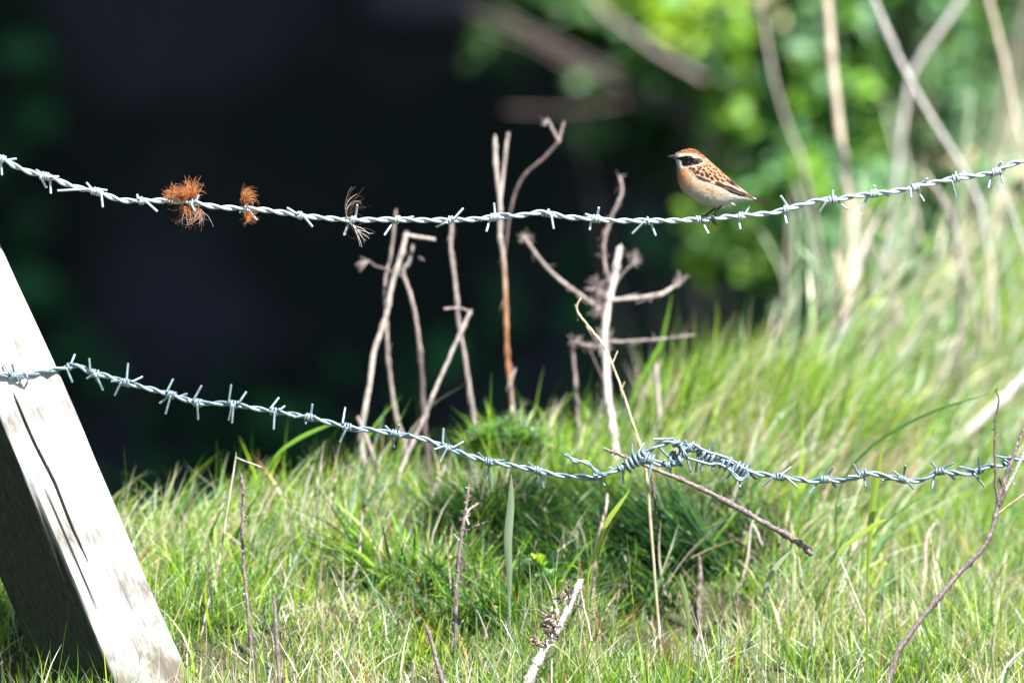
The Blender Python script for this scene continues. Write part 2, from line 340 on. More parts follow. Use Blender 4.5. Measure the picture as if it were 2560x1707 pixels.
tussock('grass_tussock', 1890, 1390, 'g', 700, 0.045, 0.04, 0.10, 0.0028, 0.8, {'deep': 4, 'shade_green': 6, 'tan': 1.5}, 'tussock darkened in colour for shade, mixed with brown thatch, at the foot of the bramble stem', 2.8, 1.1, 0.7)
tussock('grass_tussock', 1310, 1350, 'g', 1100, 0.055, 0.03, 0.09, 0.0024, 0.7, {'deep': 6, 'shade_green': 7, 'green': 1}, 'tussock coloured dark green for shade, beside the broad pale blade', 2.8, 1.4, 0.7)
tussock('grass_tussock', 1400, 1215, 'g', 900, 0.08, 0.03, 0.08, 0.0026, 0.35, {'lime': 4, 'green': 5, 'deep': 2, 'straw': 1}, 'lime green tussock behind the loose wire end')
tussock('grass_tussock', 1050, 1450, 'g', 420, 0.06, 0.05, 0.12, 0.0050, 0.9, {'green': 5, 'lime': 2.5, 'deep': 6}, 'bright and dark green splayed tussock left of the twig with side shoots', None, 1.0, 0.6)
tussock('grass_tussock', 1230, 1500, 'g', 420, 0.06, 0.05, 0.11, 0.0050, 1.0, {'green': 4, 'blue': 3, 'deep': 7}, 'splayed dark green tussock right of the twig with side shoots', None, 1.0, 0.6)
tussock('grass_tussock', 1380, 1560, 'g', 300, 0.05, 0.04, 0.09, 0.0045, 1.0, {'green': 4, 'blue': 3, 'deep': 7}, 'splayed dark green tussock behind the peeled branch', None, 1.0, 0.6)

# ------------------------------------------------------------------ brace post
def post():
    ax = np.array([-0.397, 0.0, 0.918]); axw = RR*ax[0]+UU*ax[2]; axw /= np.linalg.norm(axw)
    edge_px = np.array([290, 1707.0])                               # front arris of the post at the frame's bottom
    E = at(edge_px[0], edge_px[1], 0.0)
    pr = RR*0.918+UU*0.397
    n1 = (pr*0.574-VV*0.819); n1 /= np.linalg.norm(n1)               # lit face normal (towards right)
    n2 = (-pr*0.819-VV*0.574); n2 /= np.linalg.norm(n2)
    t1 = pr*0.819+VV*0.574; t2 = -pr*0.574+VV*0.819                     # directions along lit / dark face away from arris
    W1 = 170*S/0.819; W2 = 181*S/0.574
    mb = MB(); L0, L1 = -0.25, 1.35; nl = 220; na = 110
    ls = np.linspace(L0, L1, nl)
    # outline of the section: rounded square
    sec = []
    r = 0.006
    cs = [(0, 0), (W1, 0), (W1, W2), (0, W2)]
    ccs = [(r, r), (W1-r, r), (W1-r, W2-r), (r, W2-r)]; a0 = [math.pi, -math.pi/2, 0, math.pi/2]
    order = [0, 1, 2, 3]
    for q in order:
        for k in range(5):
            a = a0[q]+k/4*math.pi/2; sec.append((ccs[q][0]+r*math.cos(a), ccs[q][1]+r*math.sin(a)))
        nxt = ccs[(q+1) % 4]; a = a0[q]+math.pi/2
        p0 = np.array(sec[-1]); p1 = np.array((nxt[0]+r*math.cos(a), nxt[1]+r*math.sin(a)))
        for k in range(1, na): sec.append(tuple(p0+(p1-p0)*k/na))
    sec = np.array(sec); m = len(sec); V = []
    ctr = sec.mean(0)
    for l in ls:
        nz = (vnoise(sec[:, 0]*30, np.full(m, l*2.5)+sec[:, 1]*30, 3.0, 4)-0.5)*0.0040+(vnoise(sec[:, 0]*60+9, sec[:, 1]*60+l*3, 4, 6)-0.5)*0.0012
        s2 = ctr+(sec-ctr)*(1+nz[:, None]/0.05)
        # long drying crack in the lit face
        wob = 0.026+0.002*math.sin(l*9)+0.001*math.sin(l*61)
        lit = s2[:, 1] < 0.004
        ck = np.exp(-((s2[:, 0]-wob)/0.0011)**2)*0.007*(0.13 < l < 0.34)*lit*math.sin(max(0, min(1, (l-.13)/.21))*math.pi)**.5
        V.append(E+axw*l+t1*s2[:, :1]+t2*(s2[:, 1:]+ck[:, None]))
    V = np.concatenate(V); i = np.arange(nl-1)[:, None]*m; j = np.arange(m)[None]; j2 = (j+1) % m
    mb.add(V, np.stack([i+j, i+j2, i+m+j2, i+m+j], -1).reshape(-1, 4))
    mb.add(V[-m:], np.arange(m)[None]); mb.add(V[:m], np.arange(m)[None, ::-1])
    mt, nt, b, out = newmat('weathered_wood'); N = nt.nodes; Lk = nt.links
    tc = N.new('ShaderNodeTexCoord'); mp = N.new('ShaderNodeMapping'); mp.inputs['Rotation'].default_value = (0, math.radians(23.4), 0)
    mp2 = N.new('ShaderNodeMapping'); mp2.inputs['Scale'].default_value = (1, 1, 0.07)
    Lk.new(tc.outputs['Object'], mp.inputs[0]); Lk.new(mp.outputs[0], mp2.inputs[0])
    g = N.new('ShaderNodeTexNoise'); g.inputs['Scale'].default_value = 330; g.inputs['Detail'].default_value = 10; g.inputs['Roughness'].default_value = 0.65; Lk.new(mp2.outputs[0], g.inputs[0])
    bl = N.new('ShaderNodeTexNoise'); bl.inputs['Scale'].default_value = 14; bl.inputs['Detail'].default_value = 6; Lk.new(mp.outputs[0], bl.inputs[0])
    mp3 = N.new('ShaderNodeMapping'); mp3.inputs['Scale'].default_value = (1, 1, 0.3); Lk.new(mp.outputs[0], mp3.inputs[0])
    sp = N.new('ShaderNodeTexNoise'); sp.inputs['Scale'].default_value = 260; sp.inputs['Detail'].default_value = 9; sp.inputs['Roughness'].default_value = 0.75; Lk.new(mp3.outputs[0], sp.inputs[0])
    c = N.new('ShaderNodeValToRGB'); e = c.color_ramp.elements; e[0].position = 0.3; e[0].color = (0.24, 0.235, 0.215, 1); e[1].position = 0.48; e[1].color = (0.52, 0.54, 0.55, 1)
    Lk.new(g.outputs['Fac'], c.inputs[0])
    # dirt and lichen stains with a shape of their own
    sx = N.new('ShaderNodeSeparateXYZ'); Lk.new(tc.outputs['Object'], sx.inputs[0])
    hz = N.new('ShaderNodeMapRange'); hz.inputs[1].default_value = 0.55; hz.inputs[2].default_value = 0.0; Lk.new(sx.outputs[2], hz.inputs[0])
    mul = N.new('ShaderNodeMath'); mul.operation = 'MULTIPLY_ADD'; mul.inputs[1].default_value = 0.16; Lk.new(hz.outputs[0], mul.inputs[0]); Lk.new(bl.outputs['Fac'], mul.inputs[2])
    m2 = N.new('ShaderNodeMath'); m2.operation = 'MULTIPLY_ADD'; m2.inputs[1].default_value = 0.5; Lk.new(sp.outputs['Fac'], m2.inputs[0]); Lk.new(mul.outputs[0], m2.inputs[2])
    st = N.new('ShaderNodeMapRange'); st.inputs[1].default_value = 0.64; st.inputs[2].default_value = 0.98; Lk.new(m2.outputs[0], st.inputs[0])
    mx = N.new('ShaderNodeMix'); mx.data_type = 'RGBA'; Lk.new(st.outputs[0], mx.inputs[0]); Lk.new(c.outputs[0], mx.inputs[6]); mx.inputs[7].default_value = (0.12, 0.105, 0.08, 1)
    # shade put into the left face's colour, with a greenish algae tint
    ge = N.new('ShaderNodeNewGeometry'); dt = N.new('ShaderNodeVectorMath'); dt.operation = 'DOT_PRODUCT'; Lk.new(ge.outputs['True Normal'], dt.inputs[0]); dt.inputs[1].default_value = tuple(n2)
    shade_fac = N.new('ShaderNodeMapRange'); shade_fac.inputs[1].default_value = 0.5; shade_fac.inputs[2].default_value = 0.8; Lk.new(dt.outputs['Value'], shade_fac.inputs[0])
    shade_ramp = N.new('ShaderNodeValToRGB'); e = shade_ramp.color_ramp.elements; e[0].position = 0.4; e[0].color = (0.005, 0.007, 0.004, 1); e[1].position = 0.8; e[1].color = (0.06, 0.075, 0.05, 1)
    Lk.new(sp.outputs['Fac'], shade_ramp.inputs[0])
    mx2 = N.new('ShaderNodeMix'); mx2.data_type = 'RGBA'; Lk.new(shade_fac.outputs[0], mx2.inputs[0]); Lk.new(mx.outputs[2], mx2.inputs[6]); Lk.new(shade_ramp.outputs[0], mx2.inputs[7])
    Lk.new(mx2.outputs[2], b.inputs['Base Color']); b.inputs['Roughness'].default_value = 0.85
    bp = N.new('ShaderNodeBump'); bp.inputs['Strength'].default_value = 0.5; bp.inputs['Distance'].default_value = 0.0015
    Lk.new(g.outputs['Fac'], bp.inputs['Height']); Lk.new(bp.outputs[0], b.inputs['Normal'])
    root = empty('fence_brace_post', E+axw*L0, 'pale weathered square timber brace leaning left, lower wire crossing it', 'fence post')
    mb.build('timber', mt, root, smooth=True)
    k = MB()                                                      # staple holding the wire
    for (px, py) in ((60, 938),):
        P = catmull([at(px-9, py+24, 0.04), at(px-8, py+10, 0.018), at(px-2, py-6, 0.013), at(px+5, py-4, 0.014), at(px+9, py+10, 0.018), at(px+10, py+24, 0.045)], 6)
        tube(k, P, 3.0*S, 8)
    k.build('staple', M_wire, root)
post()

# ------------------------------------------------------------------ barbed wire
def wire_path(pts, d=0.0, n=14): return catmull([at(p[0], p[1], p[2] if len(p) > 2 else d) for p in pts], n)
def resample(P, step):
    L = np.concatenate([[0], np.cumsum(np.linalg.norm(np.diff(P, axis=0), axis=1))]); n = max(int(L[-1]/step), 4); s = np.linspace(0, L[-1], n)
    return np.stack([np.interp(s, L, P[:, k]) for k in range(3)], -1), s
def twisted(root, pts, pitch=86, hr=3.7, sr=3.9, ph0=0.0, name='wire_strand'):
    P, s = resample(wire_path(pts), 3.2*S); T, U, W = frames(P)
    wob = 0.35*np.sin(s/(190*S))+0.25*np.sin(s/(71*S)+1)
    out = []
    for k in range(2):
        a = ph0+k*math.pi+2*math.pi*s/(pitch*S)+wob
        Q = P+hr*S*(np.cos(a)[:, None]*U+np.sin(a)[:, None]*W)
        mb = MB(); tube(mb, Q, sr*S, 10); mb.build(name, M_wire_dark if root is not upper else M_wire, root)
    return P
def barb(root, P, px, py, ends, r=3.1, R=8.6):
    """one barb wire for each pair of ends, coiled twice round the strands"""
    c = at(px, py); i = np.argmin(np.linalg.norm((P-c)-((P-c)@VV)[:, None]*VV, axis=1)); i = min(max(i, 3), len(P)-4)
    ax = P[i+2]-P[i-2]; ax /= np.linalg.norm(ax); c = P[i]; d0 = float((c-C0)@VV)
    nrm = np.cross(ax, VV); nrm /= np.linalg.norm(nrm); fr = np.cross(nrm, ax)  # fr ~ depth
    mb = MB(); ends = list(ends)
    if len(ends) % 2: ends.append(ends[0]); odd = True
    else: odd = False
    npair = len(ends)//2
    for k in range(npair):
        e1, e2 = ends[2*k], ends[2*k+1]
        A = at(e1[0], e1[1], d0+rng.uniform(-0.006, 0.006)); B = at(e2[0], e2[1], d0+rng.uniform(-0.006, 0.006))
        if odd and k == npair-1: B = c+(B-c)*0.0+fr*0.012
        off = (k-(npair-1)/2)*10*S
        flip = 1 if rng.uniform() < 0.5 else -1
        if np.dot(A-c, ax) > np.dot(B-c, ax): A, B = B, A
        a0 = math.atan2(np.dot(A-c, fr), np.dot(A-c, nrm)); turns = 2.0
        a1 = math.atan2(np.dot(B-c, fr), np.dot(B-c, nrm))
        aa = a0-flip*math.pi/2; bb = a1+flip*math.pi/2
        tot = (bb-aa)*flip
        while tot < 2*math.pi*1.4: tot += 2*math.pi
        while tot > 2*math.pi*2.4: tot -= 2*math.pi
        m = 26; t = np.linspace(0, 1, m); an = aa+flip*tot*t
        ctr = c+ax*off
        coil = ctr+(ax[None]*((t-0.5)*turns*6.6*S)[:, None])+R*S*(np.cos(an)[:, None]*nrm+np.sin(an)[:, None]*fr)
        la = np.linspace(0, 1, 8)[:-1, None]; Q = np.vstack([A+(coil[0]-A)*la, coil, B+(coil[-1]-B)*la[::-1]])
        Q[1:-1] = (Q[:-2]+2*Q[1:-1]+Q[2:])/4
        tube(mb, Q, r*S, 8)
    return mb.build('barb', M_wire_dark if root is not upper else M_wire, root)
UP = [(-900, 120), (-500, 205), (-200, 305), (0, 395), (35, 414), (82, 433), (131, 445), (163, 459), (204, 472), (245, 480), (300, 500), (354, 502), (408, 502), (477, 506), (545, 518), (640, 523),
      (700, 531), (762, 540), (871, 550), (980, 549), (1060, 551), (1124, 550), (1180, 549), (1235, 543), (1300, 539), (1358, 531), (1415, 543), (1491, 547), (1530, 552), (1618, 552), (1683, 552),
      (1743, 549), (1778, 548), (1812, 543), (1855, 540), (1898, 536), (1935, 532), (1964, 523), (2000, 514), (2051, 500), (2090, 499), (2130, 492), (2179, 485), (2230, 479), (2287, 469), (2340, 456), (2389, 446), (2440, 440), (2491, 429), (2525, 413), (2560, 403), (2800, 350), (3400, 200)]
upper = empty('barbed_wire', at(1280, 540), 'upper galvanised barbed wire with the bird perched on it', 'barbed wire')
UPP = twisted(upper, UP)
for (x, y, e) in [(5, 398, [(41, 397), (5, 438)]), (114, 441, [(116, 469), (147, 442), (127, 484), (90, 425)]), (240, 480, [(144, 477), (267, 476), (257, 518), (216, 457)]), (354, 502, [(343, 487), (393, 529)]),
                  (479, 507, [(497, 488), (487, 528)]), (615, 521, [(599, 531), (642, 550)]), (751, 538, [(718, 520), (781, 567)]), (882, 550, [(860, 588), (893, 512)]), (994, 550, [(961, 588), (1034, 542)]),
                  (1124, 550, [(1158, 521), (1091, 567)]), (1235, 543, [(1235, 508), (1216, 579), (1201, 552), (1273, 535)]), (1369, 533, [(1355, 540), (1384, 572)]), (1491, 547, [(1497, 519), (1474, 575), (1463, 535), (1509, 556)]),
                  (1618, 552, [(1581, 584), (1639, 589)]), (1747, 549, [(1755, 540), (1771, 584)]), (1853, 540, [(1874, 515), (1851, 573)]), (1964, 523, [(1952, 490), (1967, 559)]), (2080, 499, [(2082, 476), (2049, 530), (2119, 523)]),
                  (2185, 484, [(2186, 464), (2153, 526), (2223, 490)]), (2287, 469, [(2278, 495), (2310, 503), (2318, 446)]), (2389, 446, [(2389, 430), (2389, 492), (2412, 432)]), (2491, 429, [(2504, 405), (2471, 470), (2507, 457)]),
                  (-110, 348, [(-130, 310), (-100, 385)]), (-230, 297, [(-250, 260), (-215, 340)]), (2610, 392, [(2600, 360), (2630, 430)]), (2725, 367, [(2700, 330), (2735, 400)])]:
    barb(upper, UPP, x, y, e)
LOA = [(-900, 960, -.03), (-400, 950, -.02), (-100, 938, -.006), (0, 936, .009), (45, 939, .020), (104, 929, .037), (149, 922, .048), (194, 914, .048), (226, 930, .045), (268, 940, .042), (319, 957, .037), (387, 975, .031), (426, 986, .027), (494, 1006, .021), (551, 1008, .016), (587, 1011, .013), (640, 1021, .009), (697, 1030, .005), (773, 1043), (808, 1052), (870, 1067), (933, 1075), (988, 1084), (1059, 1097), (1118, 1119), (1164, 1136), (1222, 1154), (1290, 1165), (1344, 1176), (1394, 1187), (1440, 1191), (1485, 1192),
       (1524, 1181), (1562, 1165), (1586, 1149), (1616, 1131), (1646, 1113), (1672, 1105), (1692, 1106), (1702, 1122, .012), (1694, 1140, .016), (1678, 1146, .012)]
lower = empty('barbed_wire', at(1280, 1165), 'lower galvanised barbed wire spliced in a knot right of centre', 'barbed wire')
LP = twisted(lower, LOA, pitch=92)
LOB = [(1684, 1128, .014), (1676, 1146, .004), (1690, 1158, -.006), (1702, 1148, -.010), (1708, 1128, -.008), (1722, 1116), (1737, 1114), (1756, 1133), (1792, 1149), (1824, 1158), (1851, 1170), (1890, 1182), (1940, 1190), (2000, 1198), (2024, 1204), (2062, 1198), (2103, 1201), (2139, 1193), (2164, 1182), (2202, 1187), (2253, 1197), (2285, 1201), (2312, 1197), (2348, 1178), (2406, 1184), (2440, 1178), (2470, 1165), (2505, 1163), (2521, 1146), (2560, 1145), (2700, 1130), (3400, 1060)]
LQ = twisted(lower, LOB, pitch=96)
# return leg of the left wire's loop, coiled back on itself, and the loose end
LR = twisted(lower, [(1702, 1150, -.004), (1680, 1162), (1655, 1160), (1622, 1150), (1600, 1148, -.006)], pitch=120, hr=4.2, name='splice_strand')
tails = MB()
for a, b in ((0, 0), (5, -3)):
    tube(tails, catmull([at(1411+a, 1136+b, -.01), at(1437, 1149+a, -.01), at(1463+a, 1157+b, -.012), at(1490, 1175+a, -.010), at(1510, 1187+b, -.004), at(1530, 1180, .004)], 8), 3.7*S, 8)
tails.build('loose_end', M_wire_dark, lower)
def wrap(path, p0, p1, turns, R, r=3.7, ell=1.0):
    A = at(*p0); B = at(*p1); i0 = np.argmin(np.linalg.norm(path-A, axis=1)); i1 = np.argmin(np.linalg.norm(path-B, axis=1))
    m = int(turns*16); idx = np.linspace(i0, i1, m); Pc = np.stack([np.interp(idx, np.arange(len(path)), path[:, k]) for k in range(3)], -1)
    ax = B-A; ax /= np.linalg.norm(ax); nrm = np.cross(ax, VV); nrm /= np.linalg.norm(nrm); fr = np.cross(nrm, ax)
    an = np.linspace(0, 2*math.pi*turns, m)+rng.uniform(0, 6); Rr = R*S*(1+0.14*np.sin(an*0.37+1))
    mb = MB(); tube(mb, Pc+(Rr*np.cos(an))[:, None]*nrm+(Rr*np.sin(an)*ell)[:, None]*fr+nrm*(-2.5*S), r*S, 8); mb.build('splice_coil', M_wire_dark, lower)
wrap(LP, (1560, 1166), (1612, 1133), 5, 15); wrap(LR, (1632, 1155), (1604, 1148), 3, 12)
wrap(LQ, (1700, 1146), (1727, 1116), 3, 11); wrap(LQ, (1756, 1133), (1790, 1149), 3.2, 15); wrap(LQ, (1722, 1117), (1752, 1130), 2.2, 13)
wrap(LQ, (1796, 1150), (1832, 1162), 2.6, 16); wrap(LQ, (1836, 1162), (1868, 1175), 3, 17)
wrap(LP, (1690, 1107), (1700, 1135), 2.6, 11)
extra = MB()
for pts in ([(1720, 1145), (1745, 1152), (1775, 1160), (1800, 1160), (1830, 1178), (1850, 1195), (1870, 1190), (1865, 1170)], [(1735, 1110), (1765, 1128), (1800, 1138), (1830, 1150), (1862, 1172), (1885, 1182)],
            [(1838, 1160), (1830, 1180), (1842, 1196), (1858, 1200), (1866, 1185)]):
    tube(extra, catmull([at(x, y, -0.006) for x, y in pts], 8), 3.6*S, 8)
extra.build('splice_strand', M_wire_dark, lower)
for (p, x, y, e) in [(LP, 30, 938, [(8, 908), (55, 962), (30, 908), (-10, 955)]), (LP, 167, 918, [(187, 886), (181, 955)]), (LP, 235, 934, [(223, 896), (257, 975), (217, 946), (240, 950)]), (LP, 313, 955, [(320, 908), (287, 988), (356, 942), (278, 953)]),
                     (LP, 426, 986, [(433, 947), (414, 1034), (468, 984), (399, 1008)]), (LP, 491, 1005, [(504, 964), (495, 1048), (470, 1000)]), (LP, 584, 1011, [(578, 961), (580, 1057), (616, 979), (572, 1050)]), (LP, 686, 1028, [(697, 994), (684, 1073), (712, 1015)]),
                     (LP, 773, 1042, [(781, 1010), (765, 1060), (735, 1043), (790, 1050)]), (LP, 866, 1066, [(863, 1018), (850, 1104), (905, 1078)]), (LP, 988, 1084, [(999, 1062), (986, 1118), (963, 1064), (1023, 1083)]), (LP, 1116, 1118, [(1109, 1070), (1100, 1155), (1159, 1104), (1086, 1123)]),
                     (LP, 1223, 1154, [(1195, 1131), (1216, 1200), (1259, 1150)]), (LP, 1346, 1177, [(1321, 1156), (1359, 1219), (1367, 1193)]), (LP, 1488, 1191, [(1512, 1214), (1467, 1199)]), (LP, 1553, 1172, [(1559, 1214), (1522, 1168)]),
                     (LP, 1586, 1149, [(1580, 1109), (1610, 1108)]), (LR, 1622, 1150, [(1622, 1194), (1612, 1135)]), (LR, 1670, 1161, [(1675, 1188), (1660, 1150)]), (LP, 1690, 1106, [(1632, 1097), (1707, 1148)]), (LP, 1681, 1145, [(1650, 1119), (1690, 1155)]),
                     (LQ, 1722, 1118, [(1727, 1180), (1712, 1100)]), (LQ, 1750, 1130, [(1755, 1178), (1739, 1180)]), (LQ, 1774, 1142, [(1782, 1103), (1782, 1174)]), (LQ, 1848, 1170, [(1850, 1218), (1811, 1206), (1890, 1198)]),
                     (LQ, 1949, 1191, [(1977, 1168), (1905, 1215), (1993, 1217)]), (LQ, 2062, 1198, [(2083, 1168), (2024, 1233), (2090, 1219)]), (LQ, 2159, 1185, [(2134, 1160), (2164, 1217), (2119, 1190)]), (LQ, 2255, 1197, [(2264, 1163), (2205, 1200), (2234, 1177), (2285, 1222)]),
                     (LQ, 2350, 1179, [(2383, 1157), (2330, 1221), (2328, 1154), (2387, 1198)]), (LQ, 2445, 1177, [(2448, 1144), (2461, 1216), (2398, 1166)]), (LQ, 2516, 1150, [(2488, 1139), (2530, 1175)]), (LQ, 2640, 1137, [(2630, 1100), (2650, 1170)]),
                     (LP, -90, 938, [(-110, 905), (-80, 970)]), (LP, -220, 943, [(-240, 905), (-200, 975)])]:
    barb(lower, p, x, y, e)

# ------------------------------------------------------------------ tufts of hair caught on the upper wire
HC = {'or': (0.68, 0.24, 0.07), 'dk': (0.16, 0.05, 0.02), 'lt': (0.55, 0.30, 0.15), 'wh': (0.62, 0.55, 0.5), 'bk': (0.03, 0.015, 0.01)}
def hairs(mb, n, root_px, spread, L, dirs, mix, curl=2.0, w=0.55, dz=0.012):
    ks = list(mix); p = np.array([mix[k] for k in ks], float); p /= p.sum()
    for _ in range(n):
        x = root_px[0]+rng.normal(0, spread[0]); y = root_px[1]+rng.normal(0, spread[1]); P = [at(x, y, rng.normal(0, dz*0.5))]
        a = dirs[0]+rng.normal(0, dirs[1]); c = rng.normal(0, curl) if curl > 0 else curl*rng.uniform(0.4, 1.2); l = rng.uniform(*L); z = rng.normal(0, dz)
        for k in range(7):
            x += math.cos(a)*l/7; y -= math.sin(a)*l/7; a += c/7+rng.normal(0, 0.15); P.append(at(x, y, z*(k+1)/7))
        cc = np.array(HC[ks[rng.choice(len(ks), p=p)]])*rng.uniform(0.7, 1.35)
        tube(mb, np.array(P), np.linspace(w, w*0.35, 8)*S, 3, cc, cap=False)
t = MB()
hairs(t, 300, (452, 492), (15, 5), (10, 36), (2.0, 0.55), {'or': 6, 'dk': 1, 'lt': 3, 'wh': .4}, 3.0)
hairs(t, 70, (478, 488), (6, 5), (25, 52), (1.5, 0.3), {'or': 5, 'lt': 4}, 1.2)
hairs(t, 200, (448, 494), (17, 5), (8, 20), (2.2, 1.2), {'or': 6, 'dk': 1, 'lt': 2}, 4.5)
hairs(t, 60, (466, 515), (11, 4), (24, 62), (-1.35, 0.25), {'or': 4, 'dk': 2, 'lt': 3, 'wh': 1}, 1.6)
hairs(t, 30, (485, 524), (8, 4), (30, 58), (-0.7, 0.35), {'lt': 3, 'wh': 2, 'or': 2}, -2.4)
tag(t.build('hair_tuft', M_hair, origin=at(462, 505)), 'large bushy orange tuft of animal hair snagged on the upper wire', 'hair tuft', 'tufts of hair caught on the upper wire')
t = MB()
hairs(t, 100, (614, 510), (3, 7), (22, 48), (1.9, 0.25), {'or': 5, 'lt': 3, 'dk': 1}, -2.8)
hairs(t, 24, (612, 500), (5, 6), (20, 40), (1.2, 0.5), {'or': 4, 'lt': 3, 'dk': 1}, -3.5)
hairs(t, 70, (620, 528), (4, 4), (18, 40), (-1.3, 0.35), {'or': 5, 'lt': 3, 'dk': 2}, 2)
tag(t.build('hair_tuft', M_hair, origin=at(618, 520)), 'small curled orange tuft of animal hair, right of the bushy one', 'hair tuft', 'tufts of hair caught on the upper wire')
t = MB()
hairs(t, 9, (868, 545), (2, 3), (66, 84), (1.75, 0.07), {'wh': 4, 'bk': 3}, -2.4, 1.0)
hairs(t, 8, (870, 540), (4, 4), (50, 80), (1.3, 0.3), {'bk': 5, 'dk': 1}, -2.2, 0.9)
hairs(t, 10, (872, 554), (2, 2), (62, 72), (-0.75, 0.04), {'wh': 6, 'lt': 1}, 0.001, 1.0)
hairs(t, 14, (868, 556), (3, 4), (25, 55), (-0.8, 0.5), {'bk': 3, 'dk': 3}, 1.5, 0.8)
tag(t.build('hair_tuft', M_hair, origin=at(872, 550)), 'sparse whitish and black wisp of hair on the upper wire', 'hair tuft', 'tufts of hair caught on the upper wire')

# ------------------------------------------------------------------ bird
K = 1/5.808
def bz(x, y, z=0.0):                      # bird drawing units; z towards the camera is negative
    x = np.asarray(x, float); y = np.asarray(y, float); z = np.broadcast_to(np.asarray(z, float), x.shape)
    px = 1640+x*K; py = 330+y*K
    return C0+((px-1280)*S)[..., None]*RR+((853.5-py)*S)[..., None]*UU+(z*K*S)[..., None]*VV
def seg_d(x, y, pts):
    """distance to polyline"""
    d = np.full(x.shape, 1e9)
    for (a, b), (c, e) in zip(pts[:-1], pts[1:]):
        vx, vy = c-a, e-b; t = np.clip(((x-a)*vx+(y-b)*vy)/(vx*vx+vy*vy), 0, 1); d = np.minimum(d, np.hypot(x-a-t*vx, y-b-t*vy))
    return d
def inpoly(x, y, pts):
    ins = np.zeros(x.shape, bool); n = len(pts)
    for k in range(n):
        (a, b), (c, e) = pts[k], pts[(k+1) % n]
        ins ^= ((b > y) != (e > y)) & (x < (c-a)*(y-b)/(e-b+1e-9)+a)
    return ins
def pm(x, y, pts, soft=12):
    d = seg_d(x, y, pts+[pts[0]]); d = np.where(inpoly(x, y, pts), d, -d); return sm(d, -soft/2, soft/2)
def lay(c, m, new): m = m[:, None]; return c*(1-m)+np.asarray(new)*m
def plumage(x, y, wing=False):
    n1 = vnoise(x, y, 1/28, 1); n2 = vnoise(x+y*0.8, y-x*0.8, 1/14, 2); ns = vnoise((x*0.75+y*0.66)/6, (y*0.75-x*0.66), 1/7.0, 3)
    c = np.zeros((len(x), 3))+np.array((0.50, 0.39, 0.24))                                         # cream underside
    c = lay(c, sm(y+x*0.15, 860, 1020), (0.47, 0.45, 0.34))
    c = lay(c, np.exp(-(((x-395)/115)**2+((y-590)/95)**2))*1.0, (0.50, 0.175, 0.045))              # orange breast
    c = lay(c, np.exp(-(((x-430)/170)**2+((y-680)/120)**2))*0.85, (0.50, 0.24, 0.085))
    c = lay(c, np.exp(-(((x-780)/190)**2+((y-850+(x-780)*-0.45)/75)**2))*0.9, (0.40, 0.21, 0.08)) # flank
    c = lay(c, pm(x, y, [(820, 990), (900, 930), (1000, 960), (1110, 900), (1330, 960), (1400, 1010), (1100, 1080), (950, 1110), (840, 1110)], 70), (0.56, 0.54, 0.47))
    back = pm(x, y, [(440, 500), (600, 480), (690, 440), (770, 410), (900, 500), (1060, 640), (1250, 800), (1400, 930), (1350, 950), (1200, 905), (1050, 850), (850, 770), (700, 745), (590, 690), (500, 600)], 14)
    c = lay(c, back, (0.40, 0.19, 0.075)); c = lay(c, back*sm(n1, 0.4, 0.8)*0.7, (0.50, 0.31, 0.17))
    c = lay(c, back*sm(ns, 0.55, 0.8)*0.35, (0.3, 0.13, 0.06))
    # dark feather centres on back
    sp = [(490, 528, 20, 13), (545, 548, 20, 17), (602, 592, 24, 18), (665, 622, 24, 17), (742, 640, 26, 17), (808, 682, 26, 15), (690, 558, 18, 11), (645, 520, 16, 10), (600, 505, 16, 9), (560, 600, 22, 14), (800, 577, 18, 9),
          (850, 602, 20, 9), (760, 540, 16, 8), (890, 690, 24, 12), (930, 640, 20, 9), (900, 600, 18, 8), (735, 495, 14, 8), (780, 500, 14, 7), (830, 540, 16, 7), (960, 600, 16, 7), (870, 555, 14, 6), (990, 660, 20, 8), (1010, 620, 14, 6),
          (700, 505, 14, 8), (650, 470, 12, 7), (720, 600, 18, 10), (855, 650, 20, 11), (960, 710, 24, 10), (780, 615, 18, 9), (620, 545, 18, 11)]
    ca, sa = math.cos(0.75), math.sin(0.75)
    for (a, b, r1, r2) in sp:
        u = (x-a)*ca+(y-b)*sa; v = -(x-a)*sa+(y-b)*ca
        c = lay(c, sm(1.35-np.hypot(u/(r1*1.2), v/(r2*1.3)), 0, 0.4), (0.030, 0.015, 0.012))
    c = lay(c, pm(x, y, [(480, 515), (540, 520), (590, 600), (570, 640), (520, 590), (470, 545)], 16)*sm(n2, 0.3, 0.6), (0.06, 0.04, 0.035))
    c = lay(c, pm(x, y, [(575, 630), (640, 650), (720, 690), (800, 715), (790, 745), (700, 725), (620, 705), (580, 670)], 12), (0.045, 0.022, 0.02))
    wl = seg_d(x, y, [(490, 590), (545, 650), (610, 710), (700, 740), (790, 752), (840, 748)])
    c = lay(c, sm(20-wl, 0, 12)*sm(n2, 0.1, 0.5), (0.62, 0.56, 0.50))
    c = lay(c, pm(x, y, [(1010, 690), (1050, 650), (1150, 745), (1260, 835), (1345, 905), (1250, 890), (1120, 820), (1000, 740)], 14), (0.36, 0.19, 0.13))
    for q in ([(1040, 700), (1180, 790), (1330, 890)], [(1010, 730), (1150, 820), (1300, 900)], [(980, 760), (1090, 810), (1210, 870)], [(1060, 665), (1200, 775), (1300, 850)]):
        c = lay(c, sm(7-seg_d(x, y, q), 0, 7)*0.85, (0.75, 0.55, 0.45))
    c = lay(c, np.exp(-((x-1225)/30)**2-((y-850)/22)**2), (0.85, 0.72, 0.66))
